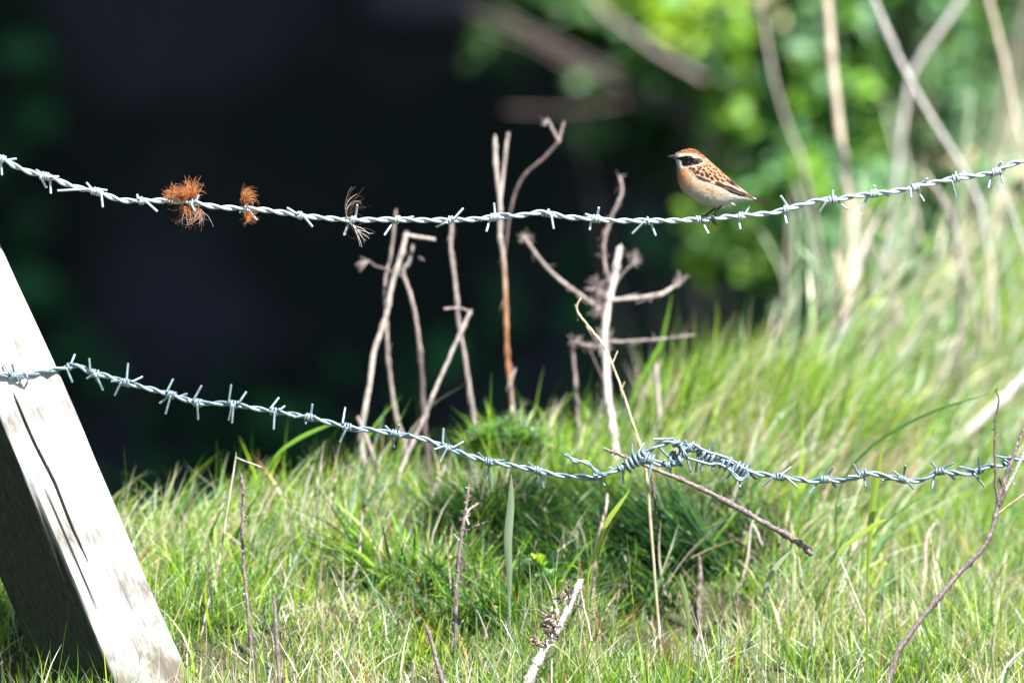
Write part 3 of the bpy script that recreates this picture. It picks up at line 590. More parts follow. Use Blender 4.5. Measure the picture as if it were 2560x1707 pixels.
    c = lay(c, pm(x, y, [(840, 735), (900, 725), (980, 765), (1100, 800), (1220, 860), (1340, 905), (1420, 970), (1330, 935), (1200, 925), (1080, 885), (1000, 820), (900, 785)], 10), (0.040, 0.022, 0.018))
    c = lay(c, sm(5-seg_d(x, y, [(990, 800), (1100, 855), (1250, 905)]), 0, 5)*0.5, (0.45, 0.28, 0.18))
    # head
    hd = pm(x, y, [(260, 200), (700, 200), (790, 400), (720, 450), (600, 480), (460, 500), (340, 510), (290, 460), (250, 380)], 16)
    c = lay(c, hd, (0.46, 0.28, 0.15)); c = lay(c, hd*sm(n2, 0.5, 0.8)*0.4, (0.4, 0.22, 0.11))
    crn = pm(x, y, [(290, 318), (340, 205), (500, 180), (640, 230), (740, 370), (690, 372), (610, 345), (520, 312), (400, 312), (320, 322)], 12)
    c = lay(c, crn, (0.33, 0.12, 0.035)); ss = np.sin((y*1.0-x*0.25)/8.0+n1*3); c = lay(c, crn*sm(ss, 0.0, 0.8)*0.85, (0.16, 0.055, 0.02)); c = lay(c, crn*sm(-ss, 0.5, 0.95)*0.5, (0.52, 0.25, 0.10))
    sup = pm(x, y, [(272, 325), (300, 328), (400, 312), (520, 314), (590, 335), (650, 372), (640, 388), (590, 378), (540, 380), (500, 352), (430, 342), (380, 355), (330, 362), (290, 358)], 10)
    c = lay(c, sup, (0.54, 0.50, 0.41))
    mk = pm(x, y, [(280, 372), (330, 368), (390, 352), (440, 345), (510, 352), (550, 380), (650, 385), (674, 430), (618, 472), (535, 485), (450, 503), (382, 503), (358, 470), (362, 430), (325, 398)], 8)
    c = lay(c, mk, (0.003, 0.003, 0.003)); c = lay(c, mk*sm(x, 540, 640)*0.7, (0.07, 0.04, 0.02)); c = lay(c, mk*sm(n2, 0.65, 0.85)*sm(x, 450, 520)*0.5, (0.3, 0.19, 0.1))
    wh = pm(x, y, [(272, 392), (330, 402), (362, 435), (368, 480), (382, 505), (450, 506), (535, 488), (618, 475), (690, 430), (704, 440), (640, 487), (540, 504), (440, 520), (370, 524), (330, 505), (300, 460)], 10)
    c = lay(c, wh, (0.52, 0.52, 0.54))
    c *= (0.88+0.24*vnoise(x, y, 1/9, 8))[:, None]
    g_ = c.mean(1, keepdims=True); return np.clip((g_+(c-g_)*0.82)*0.85, 0.002, 0.9)
ST = [(268, 335, 270, 388, 18, 18), (285, 318, 286, 410, 42, 40), (315, 298, 298, 455, 75, 66), (350, 280, 306, 520, 98, 92), (400, 258, 306, 590, 116, 122), (455, 244, 308, 650, 122, 150), (515, 244, 322, 715, 124, 172), (575, 262, 345, 785, 124, 190),
      (635, 298, 385, 855, 128, 206), (690, 340, 440, 918, 138, 218), (745, 392, 510, 975, 156, 226), (805, 446, 595, 1030, 172, 232), (870, 500, 690, 1078, 186, 232), (950, 570, 790, 1104, 190, 222), (1035, 648, 890, 1102, 182, 200), (1120, 730, 990, 1080, 160, 168),
      (1200, 800, 1090, 1048, 128, 128), (1280, 868, 1190, 1022, 92, 92), (1350, 915, 1290, 1003, 58, 58), (1410, 950, 1370, 1000, 34, 34), (1460, 968, 1440, 1002, 18, 18)]
ST = catmull(np.array(ST, float), 9)
nth = 96; th = np.linspace(0, 2*np.pi, nth, endpoint=False)
bx = []; by = []; bzv = []
for s in ST:
    f = (1-np.cos(th))/2; ff = f
    x = s[0]+(s[2]-s[0])*ff; y = s[1]+(s[3]-s[1])*ff
    wdt = s[4]*(1-sm(f, 0.25, 0.75))+s[5]*sm(f, 0.25, 0.75)
    bx.append(x); by.append(y); bzv.append(np.sign(np.sin(th))*np.abs(np.sin(th))**0.92*wdt)
bx = np.array(bx); by = np.array(by); bzv = np.array(bzv)
bzv *= 1+0.03*(vnoise(bx, by, 1/40, 5)-0.5)
V = bz(bx.ravel(), by.ravel(), bzv.ravel()); ns_ = len(ST)
i = np.arange(ns_-1)[:, None]*nth; j = np.arange(nth)[None]; j2 = (j+1) % nth
F = np.stack([i+j, i+j2, i+nth+j2, i+nth+j], -1).reshape(-1, 4)
bird = empty('songbird', bz(np.array(800.), np.array(1230.)), 'small songbird with orange breast and white eyebrow perched facing left', 'bird')
mb = MB(); mb.add(V, F, plumage(bx.ravel(), by.ravel()))
mb.add(V[:nth], np.arange(nth)[None, ::-1], plumage(bx[0], by[0])); mb.add(V[-nth:], np.arange(nth)[None], plumage(bx[-1], by[-1]))
# tiny feather barbs lying along the body surface
bvh = BVHTree.FromPolygons([tuple(v) for v in V], [tuple(int(k) for k in f) for f in F])
def fluff(mb, n):
    si = rng.integers(4, ns_-6, n); ti = rng.integers(0, nth, n); idx = si*nth+ti
    P = V[idx]; dn = V[np.minimum(si+3, ns_-1)*nth+ti]-P; dn /= np.linalg.norm(dn, axis=1)[:, None]
    ar = V[si*nth+(ti+1) % nth]-P; ar /= np.linalg.norm(ar, axis=1)[:, None]+1e-12; nr = np.cross(ar, dn); nr /= np.linalg.norm(nr, axis=1)[:, None]+1e-12
    cen = V.reshape(ns_, nth, 3).mean(1)[si]; nr *= np.sign(((P-cen)*nr).sum(1))[:, None]
    L = rng.uniform(18, 34, n)[:, None]*K*S; wd = rng.uniform(2.5, 5, n)[:, None]*K*S
    dn = dn+ar*rng.normal(0, 0.18, n)[:, None]; lift = rng.uniform(0.12, 0.5, n)[:, None]
    a = P-ar*wd; b = P+ar*wd; m1 = P+dn*L*0.55+nr*L*lift*0.6; e = P+dn*L+nr*L*lift*0.65
    VV_ = np.stack([a, b, m1+ar*wd*0.8, m1-ar*wd*0.8, e], 1).reshape(-1, 3); q = (np.arange(n)*5)[:, None]
    c = plumage(bx.ravel()[idx], by.ravel()[idx])*rng.uniform(0.85, 1.2, (n, 1)); c = np.repeat(np.clip(c, 0, 0.9), 5, 0)
    mb.add(VV_, np.concatenate([q+0, q+1, q+2, q+3], 1), c); mb.add(VV_.copy(), np.concatenate([q+3, q+2, q+4], 1), c)
fluff(mb, 10000)
def vent_tuft(mb, x0, y0, n, a0, L):
    for _ in range(n):
        x = x0+rng.normal(0, 22); y = y0+rng.normal(0, 10); a = a0+rng.normal(0, 0.3); z = rng.uniform(-90, 60); l = rng.uniform(0.5, 1)*L
        P = np.array([bz(np.array(x), np.array(y), np.array(z)), bz(np.array(x+math.cos(a)*l*.5), np.array(y+math.sin(a)*l*.5), np.array(z*.9)), bz(np.array(x+math.cos(a+.15)*l), np.array(y+math.sin(a+.15)*l), np.array(z*.8))])
        tube(mb, P, np.array([6, 4.5, 1])*K*S, 4, np.array((0.78, 0.76, 0.68))*rng.uniform(0.8, 1.1), cap=False)
vent_tuft(mb, 1050, 1030, 90, 0.55, 75); vent_tuft(mb, 930, 1070, 70, 1.0, 50); vent_tuft(mb, 985, 1020, 60, 1.2, 70)
mb.build('body', M_feather, bird)
# wing folded on the near and far side
def wing(sgn):
    T_ = catmull([(470, 522), (560, 492), (680, 470), (800, 500), (930, 585), (1060, 690), (1180, 778), (1290, 862), (1380, 930), (1432, 968)], 14)
    B_ = catmull([(462, 535), (505, 610), (580, 690), (690, 735), (830, 765), (960, 815), (1080, 880), (1210, 918), (1340, 945), (1436, 975)], 14)
    m = 44; t = np.linspace(0, 1, m); X = T_[:, None, 0]*(1-t)+B_[:, None, 0]*t; Y = T_[:, None, 1]*(1-t)+B_[:, None, 1]*t
    dep = np.zeros_like(X); last = -60.0
    for a in range(X.shape[0]):
        for b in range(m):
            o = bz(X[a, b], Y[a, b], np.array(-1500.0)); h = bvh.ray_cast(Vector(o), Vector(VV))
            dep[a, b] = (np.dot(np.array(h[0])-C0, VV)/(K*S)) if h[0] is not None else np.nan
    for a in range(X.shape[0]):
        r = dep[a]; g = ~np.isnan(r)
        if g.any(): dep[a] = np.interp(np.arange(m), np.arange(m)[g], r[g])
        else: dep[a] = dep[a-1]
    for _ in range(6): dep[1:-1] = (dep[:-2]+dep[1:-1]*2+dep[2:])/4; dep[:, 1:-1] = (dep[:, :-2]+dep[:, 1:-1]*2+dep[:, 2:])/4
    ed = np.minimum(1, np.minimum(t*4, (1-t)*9))[None]*np.minimum(1, np.linspace(0, 1, X.shape[0])*8)[:, None]
    dep = dep-4-14*ed-4*vnoise(X*0.8+Y*0.6, Y-X, 1/26, 12)
    dep = np.minimum(dep, -8)
    P = bz(X.ravel(), Y.ravel(), (dep*sgn).ravel()); n = X.shape[0]
    P2 = bz(X.ravel(), Y.ravel(), ((dep+8)*sgn).ravel())
    i = np.arange(n-1)[:, None]*m; j = np.arange(m-1)[None]; Fw = np.stack([i+j, i+j+1, i+m+j+1, i+m+j], -1).reshape(-1, 4)
    wb = MB(); cc = plumage(X.ravel(), Y.ravel(), True); wb.add(P, Fw, cc); wb.add(P2, Fw[:, ::-1], cc*0.8)
    # flight feathers with pale edges, and scale-like covert feathers
    def feather(x0, y0, x1, y1, w_, z0, z1, c, edge=(0.62, 0.40, 0.26)):
        k = 14; s = np.linspace(0, 1, k); cx = x0+(x1-x0)*s; cy = y0+(y1-y0)*s+6*np.sin(s*3.14); L = math.hypot(x1-x0, y1-y0); nx_, ny_ = -(y1-y0)/L, (x1-x0)/L
        ww = w_*np.clip(np.minimum(s*5, 1)*(1-s**4)**0.6, 0.06, 1); rows = []; cr = []
        for q, (o, cq) in enumerate([(-1, edge), (-0.72, c), (0, c), (0.72, c), (1, edge)]):
            rows.append(bz(cx+nx_*ww*o, cy+ny_*ww*o, (z0+(z1-z0)*s-3*(1-o*o))*sgn)); cr.append(np.tile(cq, (k, 1)))
        R = np.stack(rows, 1).reshape(-1, 3); Cq = np.stack(cr, 1).reshape(-1, 3); i = np.arange(k-1)[:, None]*5; j = np.arange(4)[None]
        wb.add(R, np.stack([i+j, i+j+1, i+5+j+1, i+5+j], -1).reshape(-1, 4), Cq)
    for q in range(6):
        feather(960+q*22, 790-q*20, 1425-q*38, 960-q*22, 15, -150-3*q, -32-4*q, (0.05, 0.028, 0.022))
    for q in range(4):
        feather(930+q*25, 735-q*22, 1290-q*50, 890-q*42, 18, -172-2*q, -75-8*q, (0.15, 0.075, 0.05), (0.72, 0.50, 0.38))
    wb.build('wing', M_feather, bird)
wing(1); wing(-1)
# tail
tb = MB()
def tailfeather(x0, y0, x1, y1, w_, z0, z1, c, edge):
    k = 12; s = np.linspace(0, 1, k); cx = x0+(x1-x0)*s; cy = y0+(y1-y0)*s; L = math.hypot(x1-x0, y1-y0); nx_, ny_ = -(y1-y0)/L, (x1-x0)/L; ww = w_*(1-s**6*0.8)
    for lay_ in (0, 2.5):
        rows = [bz(cx+nx_*ww*o, cy+ny_*ww*o, z0+(z1-z0)*s+lay_+o*6) for o in (-1, -0.6, 0, 0.6, 1)]; R = np.stack(rows, 1).reshape(-1, 3)
        Cq = np.tile(np.array([edge, c, c, c, edge]), (k, 1)); i = np.arange(k-1)[:, None]*5; j = np.arange(4)[None]
        tb.add(R, np.stack([i+j, i+j+1, i+5+j+1, i+5+j], -1).reshape(-1, 4), Cq)
for q, (ye, xe, we) in enumerate([(1066, 1678, 11), (1058, 1684, 11), (1050, 1690, 11), (1042, 1680, 11), (1034, 1660, 11), (1026, 1645, 10)]):
    tailfeather(1330, 965-q*10, xe, ye, we, -24+q*9, -40+q*15, (0.13, 0.065, 0.05), (0.50, 0.33, 0.26))
tb.build('tail', M_feather, bird)
# beak: upper and lower mandible
kb = MB(); t_ = np.linspace(0, 1, 12)
for (dy, h0, cc) in ((-8, 30, (0.03, 0.033, 0.055)), (15, 22, (0.026, 0.028, 0.045))):
    xs = 295-t_*(130 if dy < 0 else 122); ys = 362+dy*(1-t_*0.85)-t_*6+(8*t_**4 if dy < 0 else 0); r = h0*(1-t_)**0.75+1.5
    P = bz(xs, ys, np.zeros(12)); tube(kb, P, r*K*S, 14, cc)
kb.build('beak', M_horn, bird)
eb = MB(); sphere(eb, bz(np.array(472.), np.array(382.), np.array(-112.)), 22*K*S, (0.012, 0.008, 0.006), 14); eb.build('eye', M_eye, bird)
# legs and gripping toes
def leg(pts, toes, rr=17):
    lb = MB(); P = catmull([bz(np.array(float(a)), np.array(float(b)), np.array(float(c))) for a, b, c in pts], 6); r = np.interp(np.linspace(0, 1, len(P)), [0, .15, .5, 1], [rr*1.5, rr, rr*.8, rr])*K*S
    tube(lb, P, r, 8, (0.016, 0.014, 0.014), rough=0.05)
    for tp in toes:
        P = catmull([bz(np.array(float(a)), np.array(float(b)), np.array(float(c))) for a, b, c in tp], 6); n = len(P)
        r = np.interp(np.linspace(0, 1, n), [0, .3, .5, .75, 1], [12, 10, 11, 8, 2.5])*K*S; tube(lb, P, r, 8, (0.02, 0.017, 0.016))
    lb.build('leg', M_horn, bird)
leg([(985, 1035, -70), (950, 1075, -72), (880, 1145, -70), (825, 1205, -62)],
    [[(825, 1208, -60), (842, 1240, -78), (856, 1290, -80), (880, 1335, -50), (925, 1360, -30)], [(825, 1208, -60), (828, 1245, -80), (836, 1300, -82), (850, 1345, -50), (895, 1352, -20)],
     [(825, 1208, -60), (805, 1225, -80), (812, 1280, -85), (830, 1325, -55), (845, 1335, -25)], [(828, 1205, -55), (860, 1200, 0), (865, 1250, 60), (850, 1310, 55)]])
leg([(905, 1070, 60), (860, 1110, 62), (780, 1170, 64), (712, 1225, 58)],
    [[(712, 1225, 58), (690, 1225, 0), (680, 1250, -62), (700, 1300, -66)], [(712, 1225, 58), (668, 1225, 0), (662, 1258, -60), (668, 1300, -60)], [(712, 1225, 58), (645, 1228, 10), (640, 1262, -50), (645, 1300, -50)], [(712, 1225, 58), (735, 1222, 75), (725, 1280, 80)]])

# ------------------------------------------------------------------ stems and twigs
SC = {'reed': (0.52, 0.44, 0.34), 'reedgrey': (0.45, 0.43, 0.40), 'grey': (0.27, 0.22, 0.205), 'pale': (0.40, 0.345, 0.31), 'white': (0.54, 0.50, 0.47), 'tan': (0.42, 0.29, 0.18), 'orange': (0.30, 0.135, 0.06), 'brown': (0.115, 0.085, 0.078), 'dark': (0.06, 0.045, 0.045), 'lilac': (0.20, 0.155, 0.155), 'pink': (0.48, 0.38, 0.34), 'straw': (0.52, 0.45, 0.30), 'lime': (0.30, 0.42, 0.05), 'sage': (0.30, 0.38, 0.24)}
def stem(mb, pts, d, r0, r1, c, c2=None, nodes=0, thorns=0, sides=9, rough=0.05, ground_end=True, fuzz=0, mb_peel=0):
    pts = [tuple(p) for p in pts]; P = catmull([at(p[0], p[1], (p[2] if len(p) > 2 else d)) for p in pts], 7)
    k = (D+d)/D*S
    if ground_end:                                                # carry the foot down into the soil
        e = P[-1]; g = float(ground(e[0], e[1]))
        if e[2] > g-0.005:
            dr = P[-1]-P[-4]; dr /= np.linalg.norm(dr); dr = dr*0.5+np.array([0, 0.05, -0.6]); dr /= np.linalg.norm(dr); q = e+dr*((e[2]-g+0.02)/max(-dr[2], 0.3)); P = np.vstack([P, e+(q-e)*0.35, e+(q-e)*0.7, q])
    P = P+rng.normal(0, 0.35, P.shape)*k
    n = len(P); t = np.linspace(0, 1, n); r = (r0+(r1-r0)*t)*k
    c = np.array(SC[c]); cc = np.tile(c, (n, 1)) if c2 is None else c*(1-sm(t, 0.3, 0.65))[:, None]+np.array(SC[c2])*sm(t, 0.3, 0.65)[:, None]
    cc = cc*rng.uniform(0.82, 1.15, (n, 1))
    if nodes:
        for q in rng.choice(np.arange(2, n-2), min(nodes, n-5), replace=False): r[q] *= 1.45; cc[q] *= 0.75
    tube(mb, P, r, sides, cc, rough=rough)
    T, U, W = frames(P)
    if r0 >= 2.5:
        for _ in range(4):                                        # splintered top
            a = rng.uniform(0, 6.28); o = (math.cos(a)*U[0]+math.sin(a)*W[0])*r[0]*.6
            tube(mb, np.array([P[0]+o+T[0]*3*k, P[0]+o-T[0]*rng.uniform(3, 11)*k]), np.array([r[0]*.4, r[0]*.1]), 5, cc[0]*rng.uniform(.7, 1.3))
    if mb_peel:
        for _ in range(mb_peel):                                  # peeling fibres and stubs of side twigs
            q = rng.integers(1, n-3); a = rng.uniform(0, 6.28); o = math.cos(a)*U[q]+math.sin(a)*W[q]; L = rng.uniform(10, 34)*k
            tube(mb, np.array([P[q]+o*r[q]*.8, P[q]+o*(r[q]+1.5*k)+T[q]*L*.5*rng.choice([-1, 1]), P[q]+o*(r[q]+rng.uniform(3, 9)*k)+T[q]*L*rng.choice([-1, 1])*.8]), np.array([1.6, 1.2, .6])*k, 4, cc[q]*rng.uniform(.6, 1.4))
    for _ in range(thorns):
        q = rng.integers(1, n-1); a = rng.uniform(0, 2*np.pi); dr = math.cos(a)*U[q]+math.sin(a)*W[q]-T[q]*rng.uniform(-0.4, 0.8); L = rng.uniform(6, 14)*k
        tube(mb, np.array([P[q], P[q]+dr*L*.5, P[q]+dr*L+np.array([0, 0, rng.normal(0, 2)*k])]), np.array([2.6, 1.6, .5])*k, 5, cc[q]*rng.uniform(0.7, 1.8))
    for _ in range(fuzz):
        q = rng.integers(0, n); dr = rng.normal(0, 1, 3); dr /= np.linalg.norm(dr); L = rng.uniform(8, 26)*k
        tube(mb, np.array([P[q], P[q]+dr*L*.6, P[q]+dr*L+T[q]*4*k]), np.array([.9, .7, .4])*k, 3, cc[q]*1.2, cap=False)
    return P
GRP = 'dead stems standing behind the wires'
def thing_stem(name, label, pts, d, r0, r1, c, cat='dead stem', mat=None, group=None, branches=(), **kw):
    if d == 'g': d = gd(pts[-1][0], min(pts[-1][1], 1700))
    base = at(pts[-1][0], pts[-1][1], d)
    if not branches:
        mb = MB(); stem(mb, pts, d, r0, r1, c, **kw); o = mb.build(name, mat or M_stem, origin=base); return tag(o, label, cat, group)
    root = empty(name, base, label, cat, group); mb = MB(); stem(mb, pts, d, r0, r1, c, **kw); mb.build('main_stem', mat or M_stem, root)
    for b in branches:
        mb = MB(); kk = dict(ground_end=False); kk.update(b.get('kw', {})); stem(mb, b['p'], b.get('d', d), b['r'][0], b['r'][1], b.get('c', c), **kk); mb.build(b.get('name', 'side_branch'), mat or M_stem, root)
    return root
def tuftpts(x, y, d, n=16, L=24, a0=None):
    mb = MB(); k = S*(D+d)/D; c = at(x, y, d)
    for _ in range(n):
        a = (rng.uniform(0, 6.28) if a0 is None else a0+rng.normal(0, .5)); dr = math.cos(a)*RR-math.sin(a)*UU*-1+VV*rng.normal(0, .4); l = rng.uniform(.5, 1)*L*k
        tube(mb, np.array([c, c+dr*l*.5, c+dr*l+UU*2*k]), np.array([1.0, .8, .5])*k, 4, np.array(SC['grey'])*rng.uniform(.8, 1.3), cap=False)
    return mb
thing_stem('dead_stem', 'slender grey dead stem, leftmost of the tall group, topping out at the upper wire', [(990, 530), (978, 633), (962, 709), (966, 800), (968, 850), (971, 903), (988, 1030), (1012, 1110), (1020, 1190)], 0.546, 3.70, 6.40, 'grey', group=GRP, mb_peel=9, nodes=3)
r = thing_stem('dead_stem', 'pale dead stem snapped at its top into a horizontal end, left of centre', [(1015, 587), (1002, 640), (978, 720), (965, 790), (935, 880), (925, 950), (910, 1040), (903, 1120), (922, 1190)], 0.518, 6.66, 6.80, 'pale', group=GRP, mb_peel=9, nodes=4,
           branches=[dict(name='snapped_tip', p=[(1015, 588), (1040, 592), (1088, 599)], r=(4.90, 4.20))])
r = thing_stem('dead_stem', 'brownish dead stem with a crooked neck and tufted knob, ending in the grass', [(1032, 618), (1022, 655), (1008, 682), (1026, 738), (1040, 800), (1050, 880), (1056, 960), (1060, 1050), (1070, 1150), (1078, 1220)], 0.532, 4.44, 7.60, 'grey', 
           c2='brown', group=GRP, mb_peel=9, nodes=5, branches=[dict(name='side_branch', p=[(1005, 690), (960, 672), (938, 665), (920, 650)], r=(3.50, 2.80), c='brown')])
tuftpts(922, 652, 0.53, 20, 39, 2.3+1.2).build('seed_head', M_stem, r); tuftpts(1045, 640, 0.53, 6, 24, -0.6).build('seed_head', M_stem, r)
thing_stem('dead_stem', 'gently wavy pinkish-brown dead stem, its top hidden behind the upper wire', [(1130, 560), (1127, 600), (1130, 650), (1140, 720), (1146, 800), (1160, 880), (1178, 1000), (1195, 1120)], 0.560, 4.81, 6.00, 'grey', group=GRP, mb_peel=9, nodes=4)
thing_stem('dead_stem', 'straight pale dead stem leaning right across its wavy neighbour', [(1175, 780), (1130, 880), (1090, 970), (1062, 1040), (1030, 1110), (1000, 1180)], 0.490, 5.18, 4.80, 'pale', group=GRP, mb_peel=9, nodes=2,
           branches=[dict(name='hooked_tip', p=[(1175, 780), (1150, 770), (1110, 772)], r=(2.80, 2.80), c='grey')])
r = thing_stem('dead_stem', 'tallest dead stem, orange below and pale where it forks above the upper wire', [(1237, 345), (1240, 420), (1250, 510), (1250, 590), (1258, 640), (1265, 760), (1268, 880), (1275, 960), (1286, 1080), (1290, 1150)], 0.595, 5.18, 6.80, 'pale', c2='orange', group=GRP, mb_peel=9, nodes=5,
           branches=[dict(name='fork', p=[(1270, 335), (1262, 400), (1250, 510)], r=(4.55, 4.20)), dict(p=[(1397, 355), (1360, 395), (1310, 440), (1280, 510), (1265, 610), (1262, 640)], r=(4.20, 3.50), c='brown'), dict(p=[(1370, 300), (1382, 325), (1397, 355)], r=(3.50, 4.20), c='grey'), dict(p=[(1408, 312), (1400, 340), (1397, 357)], r=(2.80, 4.20), c='grey')])
tuftpts(1368, 300, .59, 10, 22, 2.2+1.8).build('seed_head', M_stem, r)
thing_stem('dead_stem', 'short knotty grey stub beside the orange stem, just above the green clump', [(1286, 925), (1276, 975), (1290, 1055), (1293, 1100)], 0.560, 3.70, 5.60, 'grey', group=GRP, mb_peel=9, nodes=3)
r = thing_stem('dead_stem', 'thickest whitish dead stalk with arms to both sides, below the bird', [(1548, 620), (1535, 700), (1520, 760), (1512, 830), (1515, 900), (1518, 980), (1530, 1060), (1540, 1150)], 0.595, 8.14, 10.40, 'white', group=GRP, mb_peel=9, nodes=5, branches=[
    dict(p=[(1310, 592), (1350, 650), (1400, 700), (1455, 740), (1500, 775)], r=(4.90, 4.90), c='grey', kw=dict(mb_peel=6, fuzz=30)), dict(p=[(1700, 708), (1650, 735), (1590, 745), (1530, 750)], r=(4.20, 4.90), c='pale', kw=dict(mb_peel=6, fuzz=20)),
    dict(p=[(1550, 445), (1555, 480), (1535, 530), (1520, 570), (1510, 610), (1512, 660), (1525, 710)], r=(4.20, 4.90), c='grey', kw=dict(mb_peel=6, fuzz=40)), dict(p=[(1590, 646), (1572, 668), (1552, 690), (1532, 725)], r=(1.6, 2.4), c='grey'), dict(p=[(1735, 838), (1620, 850), (1530, 855)], r=(2.10, 3.50), c='grey', kw=dict(mb_peel=6, fuzz=14)),
    dict(p=[(1450, 862), (1490, 865), (1520, 862)], r=(2.80, 3.50), c='grey', kw=dict(mb_peel=6, fuzz=25)), dict(p=[(1470, 865), (1490, 910), (1508, 950)], r=(2.10, 2.80), c='brown')])
for (x, y, n, L) in ((1585, 650, 30, 26), (1700, 700, 20, 24), (1495, 720, 60, 34), (1500, 770, 50, 34), (1315, 592, 20, 22), (1510, 850, 60, 34), (1440, 855, 24, 26)): tuftpts(x, y, .595, int(n*1.1), L*1.1).build('seed_head', M_stem, r)
thing_stem('dead_stem', 'thin sharp straw stem with a kinked top crossing the thick whitish stalk', [(1452, 745), (1442, 775), (1475, 820), (1510, 865), (1530, 910), (1550, 960), (1570, 1020), (1590, 1080), (1605, 1130), (1618, 1200)], 0.196, 2.22, 3.36, 'straw', mb_peel=9, nodes=3, group=GRP,
           branches=[dict(p=[(1544, 878), (1538, 892), (1531, 908)], r=(1.40, 1.82), c='straw'), dict(p=[(1562, 955), (1556, 968), (1551, 975)], r=(1.40, 1.82), c='tan')])
thing_stem('dead_stem', 'short blunt grey stem left of the thick whitish stalk', [(1432, 880), (1438, 940), (1442, 1000), (1446, 1080), (1448, 1130)], 0.630, 4.44, 4.80, 'grey', group=GRP, mb_peel=9, nodes=2)
thing_stem('dead_stem', 'short blurred pale stem right of the thick whitish stalk', [(1640, 915), (1646, 1000), (1652, 1090)], 0.700, 5.18, 6.40, 'pale', group=GRP)
thing_stem('dead_stem', 'low pale stem slanting right in front of the dark gap at the crest', [(1112, 1165), (1095, 1205), (1075, 1250)], 0.434, 4.44, 4.80, 'pale', group=GRP)
thing_stem('dead_stem', 'stubby brown stem in the dark gap at the crest', [(895, 1045), (915, 1090), (940, 1160), (955, 1215)], 0.476, 5.18, 5.60, 'grey', group=GRP)
# foreground twigs
GF = 'twigs standing in the turf by the fence'
thing_stem('thorny_twig', 'upright dark thorny twig near the post', [(603, 1190), (610, 1240), (606, 1330), (612, 1450), (624, 1560), (629, 1650)], 'g', 3.5, 4.5, 'lilac', 'twig', M_bark, GF, thorns=60, nodes=9, rough=.12)
thing_stem('dry_stalk', 'thin pale bent stalk with a drooping side tip, left of the thorny twig', [(590, 1140), (577, 1220), (548, 1400), (522, 1500), (500, 1600)], 'g', 2.6, 2.4, 'pale', 'stalk', None, GF, branches=[dict(p=[(590, 1143), (612, 1152), (655, 1168)], r=(1.8, 2), c='pale')], nodes=4)
thing_stem('bare_twig', 'plain smooth grey-brown twig at the bottom edge right of the thorny twig', [(685, 1492), (690, 1560), (694, 1640), (700, 1720)], -0.03, 4, 5, 'lilac', 'twig', M_bark, GF, nodes=3)
thing_stem('thorny_twig', 'tall dark thorny twig with side shoots standing below the wire left of centre', [(1172, 1212), (1165, 1270), (1155, 1330), (1146, 1420), (1140, 1500), (1141, 1600), (1138, 1680)], 'g', 3, 6, 'lilac', 'twig', M_bark, GF, thorns=80, nodes=12, rough=.12,
           branches=[dict(p=[(1220, 1303), (1195, 1313), (1160, 1330)], r=(2, 2.6), c='brown', kw=dict(thorns=10)), dict(p=[(1190, 1262), (1175, 1272), (1165, 1290), (1172, 1310)], r=(2.5, 3), c='pink', kw=dict(thorns=10)), dict(p=[(1135, 1335), (1146, 1350)], r=(2, 2), c='pink'), dict(p=[(1163, 1425), (1158, 1400), (1150, 1385)], r=(1.6, 2), c='dark', kw=dict(thorns=6))])
thing_stem('bare_twig', 'short leaning grey-brown twig at the bottom edge left of the thorny twig with shoots', [(1066, 1565), (1078, 1600), (1092, 1655), (1112, 1720)], -0.03, 4, 7, 'lilac', 'twig', M_bark, GF, nodes=3)
thing_stem('dry_stalk', 'smooth lilac-grey stalk standing below the knot', [(1518, 1238), (1514, 1275), (1500, 1330), (1490, 1375), (1485, 1450), (1478, 1560)], 'g', 3.5, 6, 'pink', 'stalk', None, GF, nodes=4)
r = thing_stem('peeled_branch', 'peeled pinkish white branch with dark bark scraps leaning out of the turf', [(1452, 1450), (1430, 1500), (1400, 1560), (1370, 1610), (1340, 1660), (1312, 1725)], -0.02, 7, 13, 'white', 'branch', M_bark, None, nodes=6, rough=0.10,
           branches=[dict(p=[(1450, 1455), (1456, 1500), (1470, 1560), (1478, 1600)], r=(2.5, 3.5), c='pale'), dict(p=[(1478, 1530), (1450, 1515), (1422, 1505)], r=(2, 3), c='brown'), dict(name='bark_scrap', p=[(1420, 1463), (1428, 1478), (1432, 1492)], r=(3, 4), c='dark', kw=dict(thorns=6)), dict(p=[(1390, 1632), (1370, 1645), (1345, 1660)], r=(2, 3), c='dark')])
def scraps(root, cx, cy, n, rx, ry, d=-0.025):
    mb = MB()
    for _ in range(n):
        x = cx+rng.normal(0, rx); y = cy+rng.normal(0, ry); a = rng.uniform(0, 6.28); l = rng.uniform(8, 22); pts = [at(x+math.cos(a)*l*t, y+math.sin(a)*l*t+rng.normal(0, 3), d+rng.normal(0, .004)) for t in (0, .4, .8, 1)]
        tube(mb, np.array(pts), np.array([2, 3, 2, 1])*S*rng.uniform(.6, 1.4), 4, np.array(SC[random.choice(['brown', 'dark', 'tan', 'pale'])]))
    mb.build('bark_scrap', M_bark, root)
scraps(r, 1368, 1568, 30, 9, 18); scraps(r, 1412, 1490, 14, 11, 4); scraps(r, 1352, 1605, 14, 11, 6); scraps(r, 1385, 1545, 16, 12, 12)
thing_stem('bramble_stem', 'long brown bramble stem slanting down right from behind the knot', [(1512, 1122), (1560, 1140), (1620, 1166), (1700, 1197), (1770, 1230), (1850, 1272), (1920, 1312), (1992, 1352), (2030, 1385)], 0.05, 3.6, 7.6, 'lilac', 'bramble stem', M_bark, None, thorns=34, nodes=14, rough=.09, ground_end=False,
           branches=[dict(p=[(1625, 1172), (1632, 1210), (1640, 1280), (1642, 1320)], r=(4, 3), c='brown', kw=dict(thorns=5))])
